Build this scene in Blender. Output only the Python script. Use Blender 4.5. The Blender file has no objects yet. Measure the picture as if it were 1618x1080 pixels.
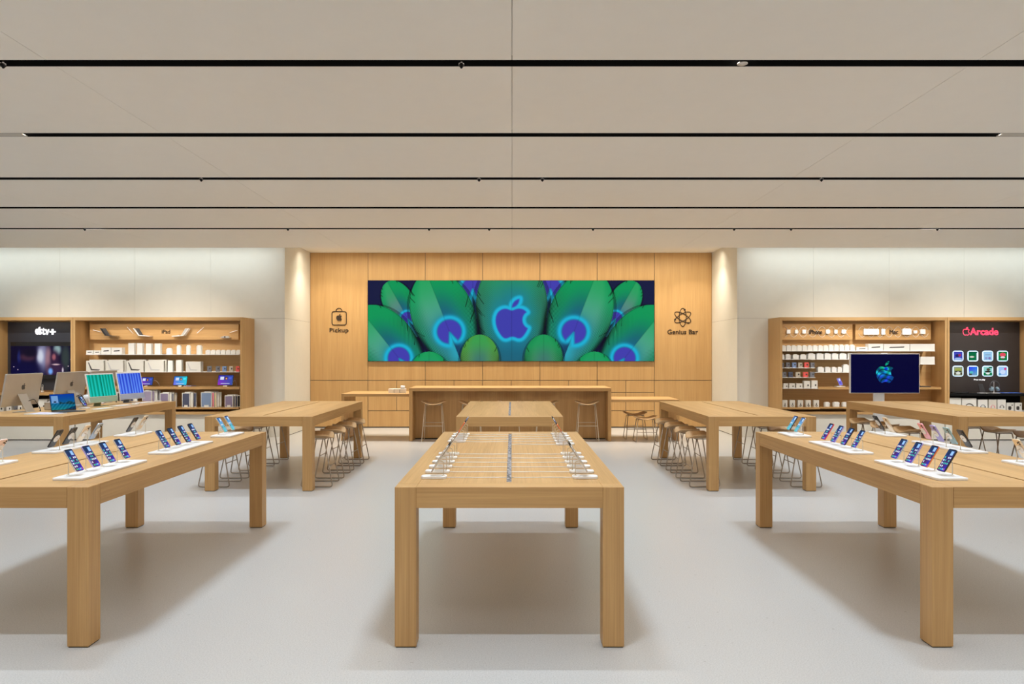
import bpy, bmesh, math, random
import numpy as np
from mathutils import Vector, Matrix
from mathutils.geometry import tessellate_polygon

random.seed(7)
SC = bpy.context.scene
COL = SC.collection
R = math.radians

# ------------------------------------------------------------------ camera
F = 1129.0          # focal length in pixels of the 1618 px wide frame
H = 1.637           # eye height
cam_d = bpy.data.cameras.new('camera')
cam = bpy.data.objects.new('camera', cam_d)
COL.objects.link(cam)
cam.location = (0, 0, H)
cam.rotation_euler = (R(90), 0, 0)
cam_d.sensor_width = 36.0
cam_d.lens = F / 1618 * 36.0
cam_d.shift_y = 21 / 1618
cam_d.clip_start = 0.05
SC.camera = cam

def wx(x, Y): return (x - 809) / F * Y
def wz(y, Y): return H - (y - 561) / F * Y

# ------------------------------------------------------------------ world, exposure
SC.view_settings.view_transform = 'Standard'
SC.view_settings.look = 'None'
SC.view_settings.exposure = 0.0
SC.view_settings.gamma = 1.0
SC.view_settings.use_curve_mapping = False
w = bpy.data.worlds.new('world'); SC.world = w
w.use_nodes = True
bg = w.node_tree.nodes['Background']
bg.inputs[0].default_value = (1.0, 0.82, 0.62, 1)
bg.inputs[1].default_value = .75

# ------------------------------------------------------------------ lights (the room's own fittings, plus an added fill along the slots)
CEIL = 3.625        # underside of the slotted ceiling
SOFF = 3.95         # upper soffit over the display wall
CEIL_END = 13.2
SLOTS = [0.10, 1.69, 3.28, 4.868, 6.451, 8.044, 9.633, 11.22]
SLOT_W = 0.11
COLX = [-9.1, -6.05, -3.03, -0.02, 3.00, 6.03, 9.1]

def area(name, loc, sx, sy, power, color, spread, rot=(0, 0, 0)):
    l = bpy.data.lights.new(name, 'AREA')
    l.shape = 'RECTANGLE'; l.size = sx; l.size_y = sy
    l.energy = power; l.color = color; l.spread = R(spread)
    o = bpy.data.objects.new(name, l)
    o.location = loc; o.rotation_euler = rot
    COL.objects.link(o)
    return o

P_SLOT = 11.6
for yy in SLOTS[1:]:
    for xx in COLX:
        area('slot_lamp', (xx, yy, CEIL + .03), .46, .03, P_SLOT, (.71, .865, 1.0), 80)
        area('slot_fill', (xx + 1.5, yy, CEIL + .008), 2.6, .03, 6.6, (1.0, .86, .71), 170)  # added wide warm fill, lifts the shade under the tables; no fitting of its own
# wall washers in the gap between the slotted ceiling and the display walls
for s in (-1, 1):
    area('wall_washer', (s * 8.5, 13.84, SOFF - .03), 7.6, .05, 33, (.86, .98, 1.0), 150, (R(12), 0, 0))
# spots in the farthest slot aimed at the wall units
for xx in (-8.9, -6.6, 6.6, 8.9):
    area('slot_spot', (xx, 11.25, CEIL - .004), .30, .03, 13, (1.0, .96, .88), 62, (R(50), 0, 0))
# downlights over the alcove with the wooden wall
for k in range(8):
    area('alcove_downlight', (-4.06 + k * 1.16, 15.15, SOFF - .02), .10, .10, 9, (1.0, .90, .74), 95, (R(12), 0, 0))
area('alcove_washer', (-.02, 15.25, SOFF - .02), 8.7, .05, 84, (1.0, .90, .70), 150, (R(14), 0, 0))
for k in range(7):
    area('alcove_downlight', (-3.4 + k * 1.13, 13.9, SOFF - .02), .10, .10, 12, (1.0, .92, .80), 80)

# ------------------------------------------------------------------ materials
def new_mat(name):
    m = bpy.data.materials.new(name); m.use_nodes = True
    nt = m.node_tree
    return m, nt, nt.nodes['Principled BSDF']

def mat(name, col, rough=.5, metal=0.0, emit=None, strength=1.0, spec=None, var=0.03):
    m, nt, p = new_mat(name)
    p.inputs['Roughness'].default_value = rough
    p.inputs['Metallic'].default_value = metal
    if spec is not None: p.inputs['Specular IOR Level'].default_value = spec
    if emit:
        p.inputs['Base Color'].default_value = (*col, 1)
        p.inputs['Emission Color'].default_value = (*emit, 1)
        p.inputs['Emission Strength'].default_value = strength
    else:
        tc = nt.nodes.new('ShaderNodeTexCoord')
        n = nt.nodes.new('ShaderNodeTexNoise'); n.inputs['Scale'].default_value = 6
        r = nt.nodes.new('ShaderNodeValToRGB')
        r.color_ramp.elements[0].position = .3; r.color_ramp.elements[1].position = .7
        r.color_ramp.elements[0].color = (*[c * (1 - var) for c in col], 1)
        r.color_ramp.elements[1].color = (*[min(1, c * (1 + var)) for c in col], 1)
        nt.links.new(tc.outputs['Object'], n.inputs['Vector'])
        nt.links.new(n.outputs['Fac'], r.inputs['Fac'])
        nt.links.new(r.outputs['Color'], p.inputs['Base Color'])
    return m

def wood(name, axis, dark, light, rough=.45, fine=1.0):
    m, nt, p = new_mat(name)
    L = nt.links.new
    tc = nt.nodes.new('ShaderNodeTexCoord')
    oi = nt.nodes.new('ShaderNodeObjectInfo')
    add = nt.nodes.new('ShaderNodeVectorMath'); add.operation = 'ADD'
    mul = nt.nodes.new('ShaderNodeVectorMath'); mul.operation = 'SCALE'
    cb = nt.nodes.new('ShaderNodeCombineXYZ')
    L(oi.outputs['Random'], cb.inputs[0]); L(oi.outputs['Random'], cb.inputs[1]); L(oi.outputs['Random'], cb.inputs[2])
    L(cb.outputs[0], mul.inputs[0]); mul.inputs['Scale'].default_value = 13
    L(tc.outputs['Object'], add.inputs[0]); L(mul.outputs[0], add.inputs[1])
    def streak(across, along, det):
        mp = nt.nodes.new('ShaderNodeMapping')
        s = [across * fine] * 3; s['xyz'.index(axis)] = along * fine
        mp.inputs['Scale'].default_value = s
        n = nt.nodes.new('ShaderNodeTexNoise'); n.inputs['Scale'].default_value = 1
        n.inputs['Detail'].default_value = det; n.inputs['Roughness'].default_value = .6
        L(add.outputs[0], mp.inputs['Vector']); L(mp.outputs[0], n.inputs['Vector'])
        return n
    n1 = streak(95, 1.6, 3); n2 = streak(9, .5, 2)
    mx = nt.nodes.new('ShaderNodeMath'); mx.operation = 'MULTIPLY_ADD'
    L(n1.outputs['Fac'], mx.inputs[0]); mx.inputs[1].default_value = .55
    sc = nt.nodes.new('ShaderNodeMath'); sc.operation = 'MULTIPLY'; sc.inputs[1].default_value = .45
    L(n2.outputs['Fac'], sc.inputs[0]); L(sc.outputs[0], mx.inputs[2])
    r = nt.nodes.new('ShaderNodeValToRGB')
    r.color_ramp.elements[0].position = .34; r.color_ramp.elements[1].position = .66
    r.color_ramp.elements[0].color = (*dark, 1); r.color_ramp.elements[1].color = (*light, 1)
    L(mx.outputs[0], r.inputs['Fac']); L(r.outputs['Color'], p.inputs['Base Color'])
    p.inputs['Roughness'].default_value = rough
    p.inputs['Specular IOR Level'].default_value = .5
    return m

OD, OL = (.445, .250, .090), (.605, .365, .148)
WX = wood('oak_x', 'x', OD, OL); WY = wood('oak_y', 'y', OD, OL); WZ = wood('oak_z', 'z', OD, OL)
PD, PL = (.52, .305, .118), (.63, .395, .170)
WWALL = wood('oak_wall', 'z', PD, PL, .5, .8)
WWALLX = wood('oak_wall_x', 'x', PD, PL, .5, .8)
WSEAT = wood('oak_seat', 'x', (.46, .27, .12), (.62, .40, .20))
WSEATL = wood('oak_seat_light', 'x', (.62, .42, .22), (.75, .54, .32))
CEILM = mat('ceiling_panel', (.84, .80, .735), .9, var=.006)
WALLM = mat('wall_panel', (.80, .78, .72), .6, var=.01)
GAPM = mat('joint_dark', (.16, .13, .10), .9)
GAPW = mat('joint_grey', (.50, .47, .42), .9)
BLACK = mat('black', (.010, .010, .011), .8, spec=.1)
BLACKG = mat('black_gloss', (.012, .012, .014), .25)
WHITE = mat('white_plastic', (.84, .84, .85), .35, var=.01)
CARD = mat('white_card', (.80, .79, .76), .55, var=.01)
CARDW = mat('cream_card', (.72, .69, .63), .6, var=.02)
ALU = mat('aluminium', (.62, .60, .58), .38, .85)
ALUD = mat('aluminium_dark', (.10, .10, .11), .4, .7)
STEEL = mat('steel_tube', (.42, .37, .32), .38, .9)
STEELL = mat('steel_tube_pale', (.70, .62, .50), .45, .5)
RUBBER = mat('rubber', (.03, .025, .02), .7)
INK = mat('dark_ink', (.035, .018, .008), .6)
GREYP = mat('print_grey', (.55, .53, .52), .6)
DARKP = mat('print_dark', (.05, .045, .045), .5)
PC = {'black': mat('phone_graphite', (.05, .048, .05), .3, .5), 'silver': mat('phone_silver', (.75, .73, .70), .25, .6),
      'gold': mat('phone_gold', (.85, .72, .55), .3, .4), 'sierra': mat('phone_sierra', (.42, .52, .68), .3, .5),
      'pink': mat('phone_pink', (.90, .42, .50), .3), 'purple': mat('phone_purple', (.40, .34, .72), .3),
      'teal': mat('phone_teal', (.28, .45, .50), .3), 'orange': mat('phone_orange', (.80, .22, .06), .3),
      'red': mat('phone_red', (.70, .06, .09), .3), 'blue': mat('phone_blue', (.16, .22, .45), .3),
      'rose': mat('phone_rose', (.88, .70, .66), .3)}
CC = {'grey': mat('case_grey', (.17, .17, .20), .6), 'blue': mat('case_blue', (.17, .26, .48), .6),
      'sand': mat('case_sand', (.50, .44, .36), .6), 'red': mat('case_red', (.78, .10, .09), .5),
      'navy': mat('case_navy', (.07, .08, .14), .6), 'plum': mat('case_plum', (.24, .19, .30), .6),
      'lilac': mat('case_lilac', (.34, .29, .42), .6), 'pink': mat('case_pink', (.80, .20, .28), .6),
      'cream': mat('case_cream', (.80, .68, .42), .6), 'white': CARD, 'black': BLACK, 'denim': mat('case_denim', (.20, .28, .45), .6)}

def floor_mat():
    m, nt, p = new_mat('terrazzo'); L = nt.links.new
    tc = nt.nodes.new('ShaderNodeTexCoord')
    v = nt.nodes.new('ShaderNodeTexVoronoi'); v.inputs['Scale'].default_value = 90
    L(tc.outputs['Object'], v.inputs['Vector'])
    r = nt.nodes.new('ShaderNodeValToRGB'); e = r.color_ramp.elements
    e[0].position = 0; e[0].color = (.39, .38, .36, 1); e[1].position = .06; e[1].color = (.58, .575, .57, 1)
    L(v.outputs['Color'], r.inputs['Fac'])
    n = nt.nodes.new('ShaderNodeTexNoise'); n.inputs['Scale'].default_value = 130; n.inputs['Detail'].default_value = 2
    L(tc.outputs['Object'], n.inputs['Vector'])
    r2 = nt.nodes.new('ShaderNodeValToRGB'); r2.color_ramp.elements[0].position = .3; r2.color_ramp.elements[1].position = .62
    r2.color_ramp.elements[0].color = (.80, .80, .80, 1); r2.color_ramp.elements[1].color = (1, 1, 1, 1)
    L(n.outputs['Fac'], r2.inputs['Fac'])
    mx = nt.nodes.new('ShaderNodeMixRGB'); mx.blend_type = 'MULTIPLY'; mx.inputs[0].default_value = 1
    L(r.outputs['Color'], mx.inputs[1]); L(r2.outputs['Color'], mx.inputs[2])
    L(mx.outputs[0], p.inputs['Base Color'])
    p.inputs['Roughness'].default_value = .32
    p.inputs['Specular IOR Level'].default_value = .45
    return m
FLOORM = floor_mat()

def glow_mat(name, strength):
    m, nt, p = new_mat(name)
    a = nt.nodes.new('ShaderNodeAttribute'); a.attribute_name = 'Col'
    p.inputs['Base Color'].default_value = (.002, .002, .002, 1)
    p.inputs['Roughness'].default_value = .2
    p.inputs['Specular IOR Level'].default_value = .02
    nt.links.new(a.outputs['Color'], p.inputs['Emission Color'])
    p.inputs['Emission Strength'].default_value = strength
    return m
GLOW = glow_mat('screen_glow', 1.0)
def print_mat():
    m, nt, p = new_mat('printed_colour')
    a = nt.nodes.new('ShaderNodeAttribute'); a.attribute_name = 'Col'
    nt.links.new(a.outputs['Color'], p.inputs['Base Color']); p.inputs['Roughness'].default_value = .5
    return m
PRINT = print_mat()

def cable_mat():
    m, nt, p = new_mat('woven_cables'); L = nt.links.new
    tc = nt.nodes.new('ShaderNodeTexCoord')
    n = nt.nodes.new('ShaderNodeTexNoise'); n.inputs['Scale'].default_value = 55; n.inputs['Detail'].default_value = 4
    L(tc.outputs['Object'], n.inputs['Vector'])
    r = nt.nodes.new('ShaderNodeValToRGB'); r.color_ramp.elements[0].position = .44; r.color_ramp.elements[1].position = .58
    r.color_ramp.elements[0].color = (.02, .02, .025, 1); r.color_ramp.elements[1].color = (.45, .43, .45, 1)
    L(n.outputs['Fac'], r.inputs['Fac']); L(r.outputs['Color'], p.inputs['Base Color'])
    return m
CABLES = cable_mat()

# ------------------------------------------------------------------ mesh helpers
class MB:
    def __init__(s): s.v = []; s.f = []; s.m = []
    def box(s, x0, x1, y0, y1, z0, z1, mi=0):
        b = len(s.v)
        s.v += [(x0, y0, z0), (x1, y0, z0), (x1, y1, z0), (x0, y1, z0), (x0, y0, z1), (x1, y0, z1), (x1, y1, z1), (x0, y1, z1)]
        for f in ((0, 3, 2, 1), (4, 5, 6, 7), (0, 1, 5, 4), (1, 2, 6, 5), (2, 3, 7, 6), (3, 0, 4, 7)):
            s.f.append(tuple(b + i for i in f)); s.m.append(mi)
        return s
    def tube(s, pts, r, seg=8, closed=False, mi=0):
        pts = [Vector(p) for p in pts]; n = len(pts); b = len(s.v)
        prev = None
        for i, p in enumerate(pts):
            a = pts[(i - 1) % n] if (i > 0 or closed) else None
            c = pts[(i + 1) % n] if (i < n - 1 or closed) else None
            d = ((p - a).normalized() if a is not None else Vector()) + ((c - p).normalized() if c is not None else Vector())
            d.normalize()
            if prev is None:
                u = d.orthogonal().normalized()
            else:
                u = prev - d * prev.dot(d)
                u = u.normalized() if u.length > 1e-6 else d.orthogonal().normalized()
            prev = u; v = d.cross(u)
            for k in range(seg):
                t = 2 * math.pi * k / seg
                s.v.append(tuple(p + (u * math.cos(t) + v * math.sin(t)) * r))
        m = n if closed else n - 1
        for i in range(m):
            for k in range(seg):
                j = (i + 1) % n; k2 = (k + 1) % seg
                s.f.append((b + i * seg + k, b + i * seg + k2, b + j * seg + k2, b + j * seg + k)); s.m.append(mi)
        if not closed:
            s.f.append(tuple(b + k for k in reversed(range(seg)))); s.m.append(mi)
            s.f.append(tuple(b + (n - 1) * seg + k for k in range(seg))); s.m.append(mi)
        return s
    def prism(s, loop, z0, z1, axis='z', mi=0):
        """loop: 2-D points; extruded along axis (z: xy loop, y: xz loop, x: yz loop)"""
        b = len(s.v); n = len(loop)
        for z in (z0, z1):
            for (p, q) in loop:
                s.v.append({'z': (p, q, z), 'y': (p, z, q), 'x': (z, p, q)}[axis])
        s.f.append(tuple(b + i for i in reversed(range(n)))); s.m.append(mi)
        s.f.append(tuple(b + n + i for i in range(n))); s.m.append(mi)
        for i in range(n):
            j = (i + 1) % n
            s.f.append((b + i, b + j, b + n + j, b + n + i)); s.m.append(mi)
        return s
    def lathe(s, prof, cx=0, cy=0, seg=20, mi=0):
        b = len(s.v); n = len(prof)
        for (r, z) in prof:
            for k in range(seg):
                t = 2 * math.pi * k / seg
                s.v.append((cx + r * math.cos(t), cy + r * math.sin(t), z))
        for i in range(n - 1):
            for k in range(seg):
                k2 = (k + 1) % seg
                s.f.append((b + i * seg + k, b + i * seg + k2, b + (i + 1) * seg + k2, b + (i + 1) * seg + k)); s.m.append(mi)
        s.f.append(tuple(b + k for k in reversed(range(seg)))); s.m.append(mi)
        s.f.append(tuple(b + (n - 1) * seg + k for k in range(seg))); s.m.append(mi)
        return s
    def mesh(s, name, mats, bevel=0.0, seg=2, smooth=False):
        me = bpy.data.meshes.new(name)
        me.from_pydata(s.v, [], s.f)
        if not isinstance(mats, (list, tuple)): mats = [mats]
        for m in mats: me.materials.append(m)
        me.polygons.foreach_set('material_index', s.m)
        bm = bmesh.new(); bm.from_mesh(me)
        bmesh.ops.recalc_face_normals(bm, faces=bm.faces)
        if bevel > 0:
            es = [e for e in bm.edges if e.is_manifold and e.calc_face_angle(0) > R(35)]
            bmesh.ops.bevel(bm, geom=es, offset=bevel, segments=seg, affect='EDGES', profile=.5)
        bm.to_mesh(me); bm.free()
        if smooth:
            me.polygons.foreach_set('use_smooth', [True] * len(me.polygons))
        me.update()
        return me

def rrect(x0, x1, y0, y1, r, n=5):
    out = []
    for cx, cy, a0 in ((x1 - r, y1 - r, 0), (x0 + r, y1 - r, 90), (x0 + r, y0 + r, 180), (x1 - r, y0 + r, 270)):
        for k in range(n + 1):
            a = R(a0 + 90 * k / n); out.append((cx + r * math.cos(a), cy + r * math.sin(a)))
    return out

def round_path(pts, r, n=4):
    pts = [Vector(p) for p in pts]; out = [pts[0]]
    for a, b, c in zip(pts, pts[1:], pts[2:]):
        d1 = (a - b); d2 = (c - b); q = min(r, d1.length * .45, d2.length * .45)
        p1 = b + d1.normalized() * q; p2 = b + d2.normalized() * q
        for k in range(n + 1):
            t = k / n; out.append(p1 * (1 - t) ** 2 + b * 2 * t * (1 - t) + p2 * t * t)
    out.append(pts[-1])
    return out

def link(o, parent=None):
    COL.objects.link(o)
    if parent is not None: o.parent = parent
    return o
def part(name, mesh, parent, label=None):
    o = bpy.data.objects.new(name, mesh); link(o, parent)
    if label: o['label'] = label
    return o
def tag(o, label, cat, group=None, kind=None):
    o['label'] = label; o['category'] = cat
    if group: o['group'] = group
    if kind: o['kind'] = kind
    return o
def thing(name, label, cat, loc=(0, 0, 0), rot=0, group=None):
    o = bpy.data.objects.new(name, None); COL.objects.link(o)
    o.empty_display_size = .1
    o.location = loc; o.rotation_euler = rot if isinstance(rot, tuple) else (0, 0, rot)
    return tag(o, label, cat, group)
def solo(name, mesh, label, cat, loc=(0, 0, 0), rot=0, group=None):
    o = bpy.data.objects.new(name, mesh); COL.objects.link(o)
    o.location = loc; o.rotation_euler = rot if isinstance(rot, tuple) else (0, 0, rot)
    return tag(o, label, cat, group)
def struct(name, mesh, parent=None, label=None):
    o = bpy.data.objects.new(name, mesh); link(o, parent)
    if parent is None: o['kind'] = 'structure'
    if label: o['label'] = label
    return o
def copy_tree(o, parent=None):
    c = o.copy(); COL.objects.link(c)
    if parent is not None: c.parent = parent
    for ch in o.children: copy_tree(ch, c)
    return c

ORD = ['first', 'second', 'third', 'fourth', 'fifth', 'sixth', 'seventh', 'eighth', 'ninth', 'tenth', 'eleventh', 'twelfth', 'thirteenth', 'fourteenth', 'fifteenth']
def ordn(i, n, a='left', b='right'):
    """place words for item i of n, counted from side a or side b"""
    if n == 1: return ''
    if i == 0: return a + 'most'
    if i == n - 1: return b + 'most'
    if n == 3: return 'middle'
    return f'{ORD[i]} from {a}' if i < n / 2 else f'{ORD[n - 1 - i]} from {b}'
def ordd(i, n):
    """place words counted in depth"""
    if i == 0: return 'nearest'
    if i == n - 1: return 'farthest'
    if n == 3: return 'middle one'
    return f'{ORD[i]} nearest' if i < n / 2 else f'{ORD[n - 1 - i]} farthest'

def grid_mesh(name, w, h, nx, ny, rgb, material=None):
    """flat picture in the local xz plane facing -y, origin at its centre; rgb: (ny, nx, 3) array in sRGB 0..1, row 0 on top; one face per cell"""
    rgb = np.asarray(rgb, dtype=float)
    lin = np.where(rgb <= .04045, rgb / 12.92, ((rgb + .055) / 1.055) ** 2.4)
    xs = np.linspace(-w / 2, w / 2, nx + 1); zs = np.linspace(h / 2, -h / 2, ny + 1)
    X, Z = np.meshgrid(xs, zs)
    co = np.stack([X, np.zeros_like(X), Z], -1).reshape(-1, 3)
    me = bpy.data.meshes.new(name)
    nv = co.shape[0]; nf = nx * ny
    me.vertices.add(nv); me.vertices.foreach_set('co', co.ravel())
    j, i = np.mgrid[0:ny, 0:nx]
    a = (j * (nx + 1) + i).ravel()
    loops = np.stack([a + nx + 1, a + nx + 2, a + 1, a], -1).ravel()
    me.loops.add(nf * 4); me.loops.foreach_set('vertex_index', loops)
    me.polygons.add(nf); me.polygons.foreach_set('loop_start', np.arange(nf) * 4)
    me.update(calc_edges=True)
    at = me.color_attributes.new('Col', 'FLOAT_COLOR', 'CORNER')
    c = np.ones((nf, 4, 4)); c[:, :, :3] = lin.reshape(nf, 1, 3)
    at.data.foreach_set('color', c.ravel())
    me.materials.append(material or GLOW)
    me.validate()
    return me

# ---- the fruit emblem as polygons (24 unit box, y down)
APPLE_BODY = "12.152 6.896 c -.948 0 -2.415 -1.078 -3.96 -1.04 c -2.04 .027 -3.91 1.183 -4.961 3.014 c -2.117 3.675 -.546 9.103 1.519 12.09 c 1.013 1.454 2.208 3.09 3.792 3.039 c 1.52 -.065 2.09 -.987 3.935 -.987 c 1.831 0 2.35 .987 3.96 .948 c 1.637 -.026 2.676 -1.48 3.676 -2.948 c 1.156 -1.688 1.636 -3.325 1.662 -3.415 c -.039 -.013 -3.182 -1.221 -3.22 -4.857 c -.026 -3.04 2.48 -4.494 2.597 -4.559 c -1.429 -2.09 -3.623 -2.324 -4.39 -2.376 c -2 -.156 -3.675 1.09 -4.61 1.09"
APPLE_LEAF = "15.53 3.83 c .843 -1.012 1.4 -2.427 1.245 -3.83 c -1.207 .052 -2.662 .805 -3.532 1.818 c -.78 .896 -1.454 2.338 -1.273 3.714 c 1.338 .104 2.715 -.688 3.559 -1.701"
def parse(pth, n=6):
    t = pth.split(); cur = (float(t[0]), float(t[1])); out = [cur]; i = 2
    while i < len(t):
        q = [float(v) for v in t[i + 1:i + 7]]; i += 7
        p1 = (cur[0] + q[0], cur[1] + q[1]); p2 = (cur[0] + q[2], cur[1] + q[3]); p3 = (cur[0] + q[4], cur[1] + q[5])
        for k in range(1, n + 1):
            s = k / n; a = (1 - s) ** 3; b = 3 * s * (1 - s) ** 2; c = 3 * s * s * (1 - s); d = s ** 3
            out.append((a * cur[0] + b * p1[0] + c * p2[0] + d * p3[0], a * cur[1] + b * p1[1] + c * p2[1] + d * p3[1]))
        cur = p3
    if math.dist(out[0], out[-1]) < .05: out.pop()
    return [((x - 12) / 24, (12 - y) / 24) for x, y in out]
LOGO = [parse(APPLE_BODY), parse(APPLE_LEAF)]      # centred, height 1, z up

def logo_mesh(name, size, depth, material):
    """emblem standing in the xz plane, front at y=-depth"""
    vs, fs = [], []
    for lp in LOGO:
        b = len(vs); n = len(lp)
        for y in (0, -depth):
            vs += [(x * size, y, z * size) for x, z in lp]
        tri = tessellate_polygon([[Vector((x, z, 0)) for x, z in lp]])
        for t in tri:
            fs.append((b + t[0], b + t[1], b + t[2])); fs.append((b + n + t[2], b + n + t[1], b + n + t[0]))
        for i in range(n):
            j = (i + 1) % n; fs.append((b + i, b + j, b + n + j, b + n + i))
    me = bpy.data.meshes.new(name); me.from_pydata(vs, [], fs); me.materials.append(material)
    bm = bmesh.new(); bm.from_mesh(me); bmesh.ops.recalc_face_normals(bm, faces=bm.faces); bm.to_mesh(me); bm.free()
    return me

def text_mesh(name, s, width, height, depth, material, outline=0.0, spacing=1.0, offset=0.0):
    """lettering in the xz plane, front towards -y, scaled to width x height, origin at lower left"""
    cu = bpy.data.curves.new(name, 'FONT'); cu.body = s; cu.size = 1; cu.space_character = spacing
    cu.resolution_u = 4
    if outline: cu.fill_mode = 'NONE'; cu.bevel_depth = outline; cu.bevel_resolution = 1
    else: cu.extrude = .02; cu.offset = offset
    o = bpy.data.objects.new(name, cu); COL.objects.link(o)
    dg = bpy.context.evaluated_depsgraph_get(); dg.update()
    me = bpy.data.meshes.new_from_object(o.evaluated_get(dg))
    bpy.data.objects.remove(o); bpy.data.curves.remove(cu)
    co = np.empty(len(me.vertices) * 3); me.vertices.foreach_get('co', co); co = co.reshape(-1, 3)
    mn, mx = co.min(0), co.max(0)
    out = np.empty_like(co)
    out[:, 0] = (co[:, 0] - mn[0]) / (mx[0] - mn[0]) * width
    out[:, 2] = (co[:, 1] - mn[1]) / (mx[1] - mn[1]) * height
    out[:, 1] = -(co[:, 2] - mn[2]) / (mx[2] - mn[2]) * depth
    me.vertices.foreach_set('co', out.ravel()); me.materials.clear(); me.materials.append(material)
    me.update(); me.name = name
    return me

# ================================================================== THE ROOM
WALL_Y, WOOD_Y = 14.32, 16.12
XL, XR = -4.556, 4.512
SIDE = 12.6
struct('floor', MB().box(-SIDE - .2, SIDE + .2, -5, WOOD_Y + .4, -.2, 0).mesh('floor', FLOORM))
# slotted ceiling: boards between the light slots, split by fine joints along the room
edges = [-5.0]
for s_ in SLOTS: edges += [s_ - SLOT_W / 2, s_ + SLOT_W / 2]
edges.append(CEIL_END)
xs = [-SIDE, -9.42, -6.28, -3.14, 0, 3.14, 6.28, 9.42, SIDE]
mb = MB()
for i in range(0, len(edges), 2):
    for a, b in zip(xs, xs[1:]):
        mb.box(a + .0018, b - .0018, edges[i], edges[i + 1], CEIL, CEIL + .03)
ceiling = struct('ceiling', mb.mesh('ceiling', CEILM))
mb = MB()
for i in range(0, len(edges), 2): mb.box(-SIDE, SIDE, edges[i], edges[i + 1], CEIL + .031, CEIL + .05)
struct('ceiling_backing', mb.mesh('ceiling_backing', GAPW), ceiling)
struct('ceiling_soffit', MB().box(-SIDE, SIDE, CEIL_END + .012, WOOD_Y + .4, SOFF, SOFF + .05).mesh('soffit', CEILM), ceiling)
struct('ceiling_fascia', MB().box(-SIDE, SIDE, CEIL_END, CEIL_END + .01, CEIL, SOFF + .05).mesh('fascia', CEILM), ceiling)

def white_wall(name, x0, x1):
    a, b = min(x0, x1), max(x0, x1)
    seams = sorted(set([a, b] + [v for v in (-10.5, -9.06, -7.56, -6.04, 6.04, 7.56, 9.06, 10.5) if a + .1 < v < b - .1]))
    mb = MB()
    for p, q in zip(seams, seams[1:]):
        for z0, z1 in ((.0, 2.378), (2.382, SOFF)):
            mb.box(p + .0015, q - .0015, WALL_Y, WALL_Y + .03, z0, z1)
    o = struct(name, mb.mesh(name, WALLM))
    struct('wall_joint', MB().box(a, b, WALL_Y + .012, WALL_Y + .028, 0, SOFF).mesh('wall_joint', GAPW), o)
    return o
wl = white_wall('wall_back_left', -SIDE, XL - .031)
wr = white_wall('wall_back_right', XR + .031, SIDE)
for nm, x0, x1, par in (('wall_return', XL - .03, XL, wl), ('wall_return', XR, XR + .03, wr)):
    mb = MB()
    for z0, z1 in ((.012, 2.378), (2.382, SOFF)): mb.box(x0, x1, WALL_Y, WOOD_Y + .1, z0, z1)
    mb.box(x0 + .006, x1 - .006, WALL_Y + .01, WOOD_Y + .1, 0, SOFF, 1)
    struct(nm, mb.mesh(nm, [WALLM, GAPM]), par)
struct('wall_left', MB().box(-SIDE - .1, -SIDE, -5, WALL_Y + .1, 0, SOFF).mesh('wall_left', WALLM))
struct('wall_right', MB().box(SIDE, SIDE + .1, -5, WALL_Y + .1, 0, SOFF).mesh('wall_right', WALLM))

# wooden wall of the alcove: panels above, cupboard fronts below, dark joints between
PX = [XL] + [wx(v, WOOD_Y) for v in (581.5, 672, 762.5, 853, 943.5, 1034)] + [XR]
zA, zB, zC = 1.07, .80, .385
g = .006
mb = MB(); top = MB()
for i, (a, b) in enumerate(zip(PX, PX[1:])):
    mb.box(a + g, b - g, WOOD_Y, WOOD_Y + .02, zA + g, SOFF)
    if i in (0, 6):
        mb.box(a + g, b - g, WOOD_Y, WOOD_Y + .02, .03, zA - g)
    else:
        m_ = (a + b) / 2
        for p, q in ((a, m_), (m_, b)):
            mb.box(p + g, q - g, WOOD_Y, WOOD_Y + .02, zB + g, zA - g)
            mb.box(p + g, q - g, WOOD_Y, WOOD_Y + .02, zC + g, zB - g)
        mb.box(a + g, b - g, WOOD_Y, WOOD_Y + .02, .03, zC - g)
wb = struct('wall_back', mb.mesh('wall_back', WWALL, .0015, 1))
struct('wall_joint', MB().box(XL, XR, WOOD_Y + .012, WOOD_Y + .1, 0, SOFF).mesh('joint', GAPM), wb)

# ---- light slots
def light_slot(i, y):
    near = ordd(i - 3, 5) if i >= 3 else 'overhead and behind the camera'
    o = thing('light_track', f'long black recessed ceiling light slot, {near} of the five in view' if i >= 3 else f'black recessed ceiling light slot out of view, {["farthest behind the camera", "just ahead of the camera", "nearest before the view"][i]}', 'light track', (0, y, CEIL), 0, 'light slots across the ceiling')
    a = SLOT_W / 2 - .001
    mb = MB().box(-SIDE + .1, SIDE - .1, -a, a, .075, .085).box(-SIDE + .1, SIDE - .1, -a, -a + .004, .0, .075).box(-SIDE + .1, SIDE - .1, a - .004, a, .0, .075)
    part('channel', mb.mesh('channel', BLACK), o)
    return o
tracks = [light_slot(i, y) for i, y in enumerate(SLOTS)]
HEAD = {3: [5, 729, 1173], 4: [], 5: [318, 757, 857, 1298], 6: [], 7: [134, 455, 678, 773, 937, 1160, 1250, 1481]}
spot_mesh = MB().lathe([(.006, .06), (.006, .0), (.018, -.002), (.020, -.016), (.008, -.030), (.006, -.034)], seg=14).mesh('sprinkler_head', BLACK, smooth=True)
ring_mesh = MB().lathe([(.034, .0), (.036, -.004), (.028, -.008), (.012, -.009), (.010, -.012)], seg=18).mesh('ring_head', ALU, smooth=True)
for i, pxs in HEAD.items():
    for x_ in pxs:
        rg = x_ == 1173
        h_ = part('sprinkler_head', ring_mesh if rg else spot_mesh, tracks[i], 'round metal ring head' if rg else None)
        h_.location = (wx(x_, SLOTS[i]), 0, 0)
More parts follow.
